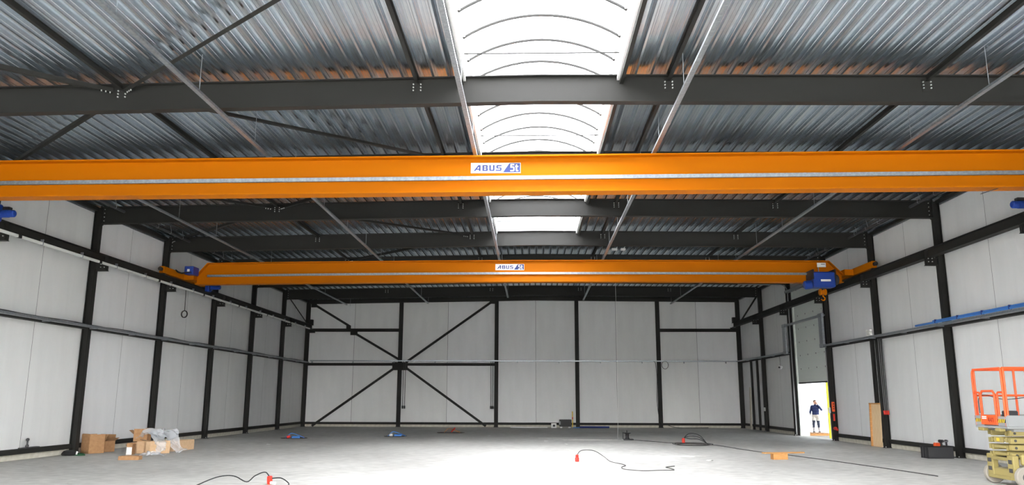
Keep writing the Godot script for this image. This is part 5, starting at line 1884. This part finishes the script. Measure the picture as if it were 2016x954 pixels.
	# ---- camera hanging beyond the door
	t = thing("security_camera", "white round camera hanging on a cord below the tray beyond the door", "camera", Vector3(12.85, 3.3, -41.4))
	st = S()
	tube(st, [Vector3(12.83, 4.0, -41.3), Vector3(12.85, 3.6, -41.3), Vector3(12.85, 3.42, -41.3)], 0.01, 6)
	part("cord", st, M.black, t)
	st = S()
	lathe(st, [Vector2(0, -0.1), Vector2(0.05, -0.09), Vector2(0.09, -0.05), Vector2(0.1, 0), Vector2(0.09, 0.05), Vector2(0.05, 0.09), Vector2(0, 0.1)], Vector3(12.85, 3.36, -41.36), Basis.IDENTITY, 16)
	bb(st, Vector3(12.8, 3.32, -41.3), Vector3(12.9, 3.42, -41.12), 0.02)
	part("case", st, M.white, t)
	st = S()
	cyl(st, Vector3(12.8, 3.36, -41.3), Vector3(12.76, 3.36, -41.22), 0.05, 12)
	part("lens", st, M.black, t)
	st = S()
	bx(st, Vector3(12.93, 1.2, -44.84), Vector3(0.08, 0.2, 0.1), Basis.IDENTITY, 0.01)
	tag(part("wall_socket", st, M.offwhite), "small pale socket box on the column beyond the door", "socket")
	# ---- cords on the end wall
	for e in [[-8.07, "pair of black pendant cords on the end wall by the bracing centre", 3.5], [-2.57, "pair of black pendant cords on the end wall beside the next column", 3.95]]:
		t = thing("hanging_cable", e[1], "cable", Vector3(e[0], 1.1, -49.6), "hanging cables on the end wall")
		for k in 2:
			st = S()
			tube(st, [Vector3(e[0] + 0.14 * k, 4.028, -49.68), Vector3(e[0] + 0.02 + 0.13 * k, 2.4, -49.62), Vector3(e[0] + 0.03 + 0.12 * k, 1.27, -49.62)], 0.016, 6)
			part("cord", st, M.black, t)
			st = S()
			cyl(st, Vector3(e[0] + 0.03 + 0.12 * k, 1.3, -49.62), Vector3(e[0] + 0.03 + 0.12 * k, 1.12, -49.62), 0.05, 10, 0.01)
			part("connector", st, M.black, t)
	t = thing("loose_cable", "loose black cable dropping down the end wall from a small coil", "cable", Vector3(8.0, 0, -49.6))
	st = S()
	tube(st, smooth([Vector3(7.6, 4.05, -49.62), Vector3(7.72, 3.9, -49.62), Vector3(7.78, 3.0, -49.6), Vector3(7.74, 1.6, -49.6), Vector3(7.9, 0.4, -49.6), Vector3(8.3, 0.2, -49.6), Vector3(8.9, 0.03, -49.55), Vector3(10.2, 0.02, -49.5), Vector3(10.8, 0.04, -49.5)], 6), 0.017, 6)
	part("drop", st, M.black, t)
	st = S()
	for k in 3:
		var pts := []
		for i in 18: pts.append(Vector3(8.3 + 0.2 * cos(TAU * i / 18), 3.82 + 0.24 * sin(TAU * i / 18), -49.6 + 0.02 * k))
		tube(st, pts, 0.013, 6, true)
	part("coil", st, M.black, t)
	# ---- things on the floor along the end wall
	t = thing("black_case", "black case on the floor by the end wall", "case", Vector3(2.05, 0, -49.3))
	st = S()
	bb(st, Vector3(1.68, 0.08, -49.5), Vector3(2.42, 0.5, -49.1), 0.02)
	part("case", st, M.black, t)
	for k in 2:
		st = S()
		bb(st, Vector3(1.72 + 0.5 * k, 0.0, -49.45), Vector3(1.86 + 0.5 * k, 0.08, -49.15), 0.01)
		part("foot", st, M.white, t)
	st = S()
	bb(st, Vector3(1.66, 0.2, -49.3), Vector3(1.76, 0.4, -49.09), 0.01)
	part("side_pocket", st, M.grey, t)
	t = thing("white_carton", "small white carton on the floor left of the black case", "box", Vector3(1.35, 0, -49.2))
	st = S()
	bb(st, Vector3(1.18, 0, -49.4), Vector3(1.5, 0.28, -49.05), 0.01)
	part("carton", st, M.white, t)
	st = S()
	bb(st, Vector3(1.28, 0.08, -49.05), Vector3(1.42, 0.2, -49.045))
	part("printed_square", st, M.dark_grey, t)
	t = thing("spirit_level", "yellow and red level leaning upright against the end wall", "level", Vector3(2.48, 0, -49.4))
	st = S()
	bx(st, Vector3(2.5, 0.5, -49.45), Vector3(0.06, 0.98, 0.03), Basis(Vector3.RIGHT, -0.12), 0.004)
	part("bar", st, M.hazard, t)
	st = S()
	bx(st, Vector3(2.5, 0.58, -49.445), Vector3(0.066, 0.12, 0.036), Basis(Vector3.RIGHT, -0.12), 0.004)
	part("vial_block", st, M.red, t)
	var rods := [[-1.3, 0.95, 0.03, "white", "white plastic pipe lying along the end wall"], [2.5, 4.2, 0.03, "sky_blue", "blue plastic pipe lying along the end wall beside the case"], [2.9, 4.7, 0.06, "navy", "dark blue bundle lying on the floor at the end wall"]]
	var zr := -49.25
	for r in rods:
		st = S()
		cyl(st, Vector3(r[0], r[2], zr), Vector3(r[1], r[2], zr), r[2], 10)
		tag(part("plastic_pipe", st, M[r[3]]), r[4], "pipe", "pipes lying along the end wall")
		zr += 0.13
	# ---- red connector in the near foreground
	t = thing("red_socket", "red connector at the picture's bottom with a looped black cable", "power socket", Vector3(-5.4, 0, -16.5))
	st = S()
	cyl(st, Vector3(-5.36, 0.0, -16.55), Vector3(-5.36, 0.16, -16.52), 0.055, 14, 0.012)
	part("socket_body", st, M.red, t)
	st = S()
	cyl(st, Vector3(-5.31, 0.04, -16.45), Vector3(-5.2, 0.035, -16.4), 0.03, 10)
	part("grey_end", st, M.offwhite, t)
	st = S()
	tube(st, smooth([Vector3(-5.36, 0.12, -16.55), Vector3(-5.45, 0.24, -16.5), Vector3(-5.62, 0.18, -16.4), Vector3(-5.75, 0.07, -16.3), Vector3(-6.05, 0.17, -16.4), Vector3(-6.35, 0.16, -16.4), Vector3(-6.6, 0.06, -16.2), Vector3(-6.55, 0.014, -15.8), Vector3(-5.9, 0.014, -15.7), Vector3(-5.3, 0.014, -15.9)], 6), 0.012, 6)
	part("cable", st, M.black, t)
	st = S()
	tube(st, smooth([Vector3(-5.3, 0.12, -16.5), Vector3(-5.1, 0.13, -16.45), Vector3(-4.9, 0.05, -16.3), Vector3(-4.85, 0.014, -16.1)], 6), 0.012, 6)
	part("cable", st, M.black, t)
	# ---- scraps on the floor
	var scraps := [Vector3(-2.0, 0, -38.0), Vector3(0.6, 0, -33.6), Vector3(1.3, 0, -31.5), Vector3(5.1, 0, -23.4), Vector3(0.7, 0, -36.0), Vector3(-6.9, 0, -41.0), Vector3(-10.0, 0, -30.5)]
	var told := ["white scrap of paper on the floor between the two farther coils", "white scrap of paper on the floor left of the dust line", "small white scrap in front of the reel stand", "white scrap of paper on the floor near the plank", "small scrap lying near the end of the dust line", "white scrap on the floor behind the middle cable coil", "white scrap on the floor beyond the plastic foil"]
	for i in scraps.size():
		st = S()
		var p: Vector3 = scraps[i]
		var q := Basis(Vector3.UP, i * 1.3)
		face(st, p + q * Vector3(-0.1, 0.004, -0.07), p + q * Vector3(0.0, 0.03, -0.08), p + q * Vector3(0.02, 0.02, 0.08), p + q * Vector3(-0.09, 0.006, 0.07), Vector3.UP)
		face(st, p + q * Vector3(0.0, 0.03, -0.08), p + q * Vector3(0.11, 0.004, -0.05), p + q * Vector3(0.1, 0.008, 0.06), p + q * Vector3(0.02, 0.02, 0.08), Vector3.UP)
		tag(part("paper_scrap", st, M.paper), told[i], "paper", "scraps of paper on the floor")

# ------------------------------------------------------------------
func _ready() -> void:
	var cam := Camera3D.new()
	cam.name = "camera"
	cam.position = Vector3(0, 1.716, 0)
	cam.rotation = Vector3(0.197121, 0.025297, 0.002678)
	cam.fov = 34.359
	cam.near = 0.1
	cam.far = 400.0
	add_child(cam)
	cam.current = true
	# bright, evenly overcast sky
	var env := Environment.new()
	env.background_mode = Environment.BG_SKY
	var sky := Sky.new()
	var sm := ProceduralSkyMaterial.new()
	sm.sky_top_color = Color(0.975, 0.98, 1.0)
	sm.sky_horizon_color = Color(1.0, 0.99, 0.98)
	sm.sky_curve = 0.15
	sm.ground_bottom_color = Color(0.5, 0.5, 0.5)
	sm.ground_horizon_color = Color(0.7, 0.7, 0.7)
	sm.sun_angle_max = 0.0
	sm.energy_multiplier = 1.0
	sky.sky_material = sm
	env.sky = sky
	env.ambient_light_source = Environment.AMBIENT_SOURCE_DISABLED
	env.tonemap_mode = Environment.TONE_MAPPER_LINEAR
	env.tonemap_exposure = 33.0
	env.sdfgi_enabled = true
	env.ssao_enabled = true
	env.ssil_enabled = true
	var we := WorldEnvironment.new()
	we.name = "environment"
	we.environment = env
	add_child(we)

	make_materials()
	build_floor()
	build_walls()
	build_roof()
	build_skylight()
	build_frames()
	build_columns()
	build_rails()
	build_runways()
	build_trays()
	build_light_rails()
	build_door()
	build_outside()
	build_crane(-17.4, 7.12, 7.2, 7.28, "nearer orange overhead crane, its girder spanning the whole picture", 11.78, -0.82)
	build_crane(-31.0, 7.06, 7.16, 7.11, "farther orange overhead crane with blue hoist by the big door", 11.32, -0.87)
	build_lift()
	build_person()
	build_loose()
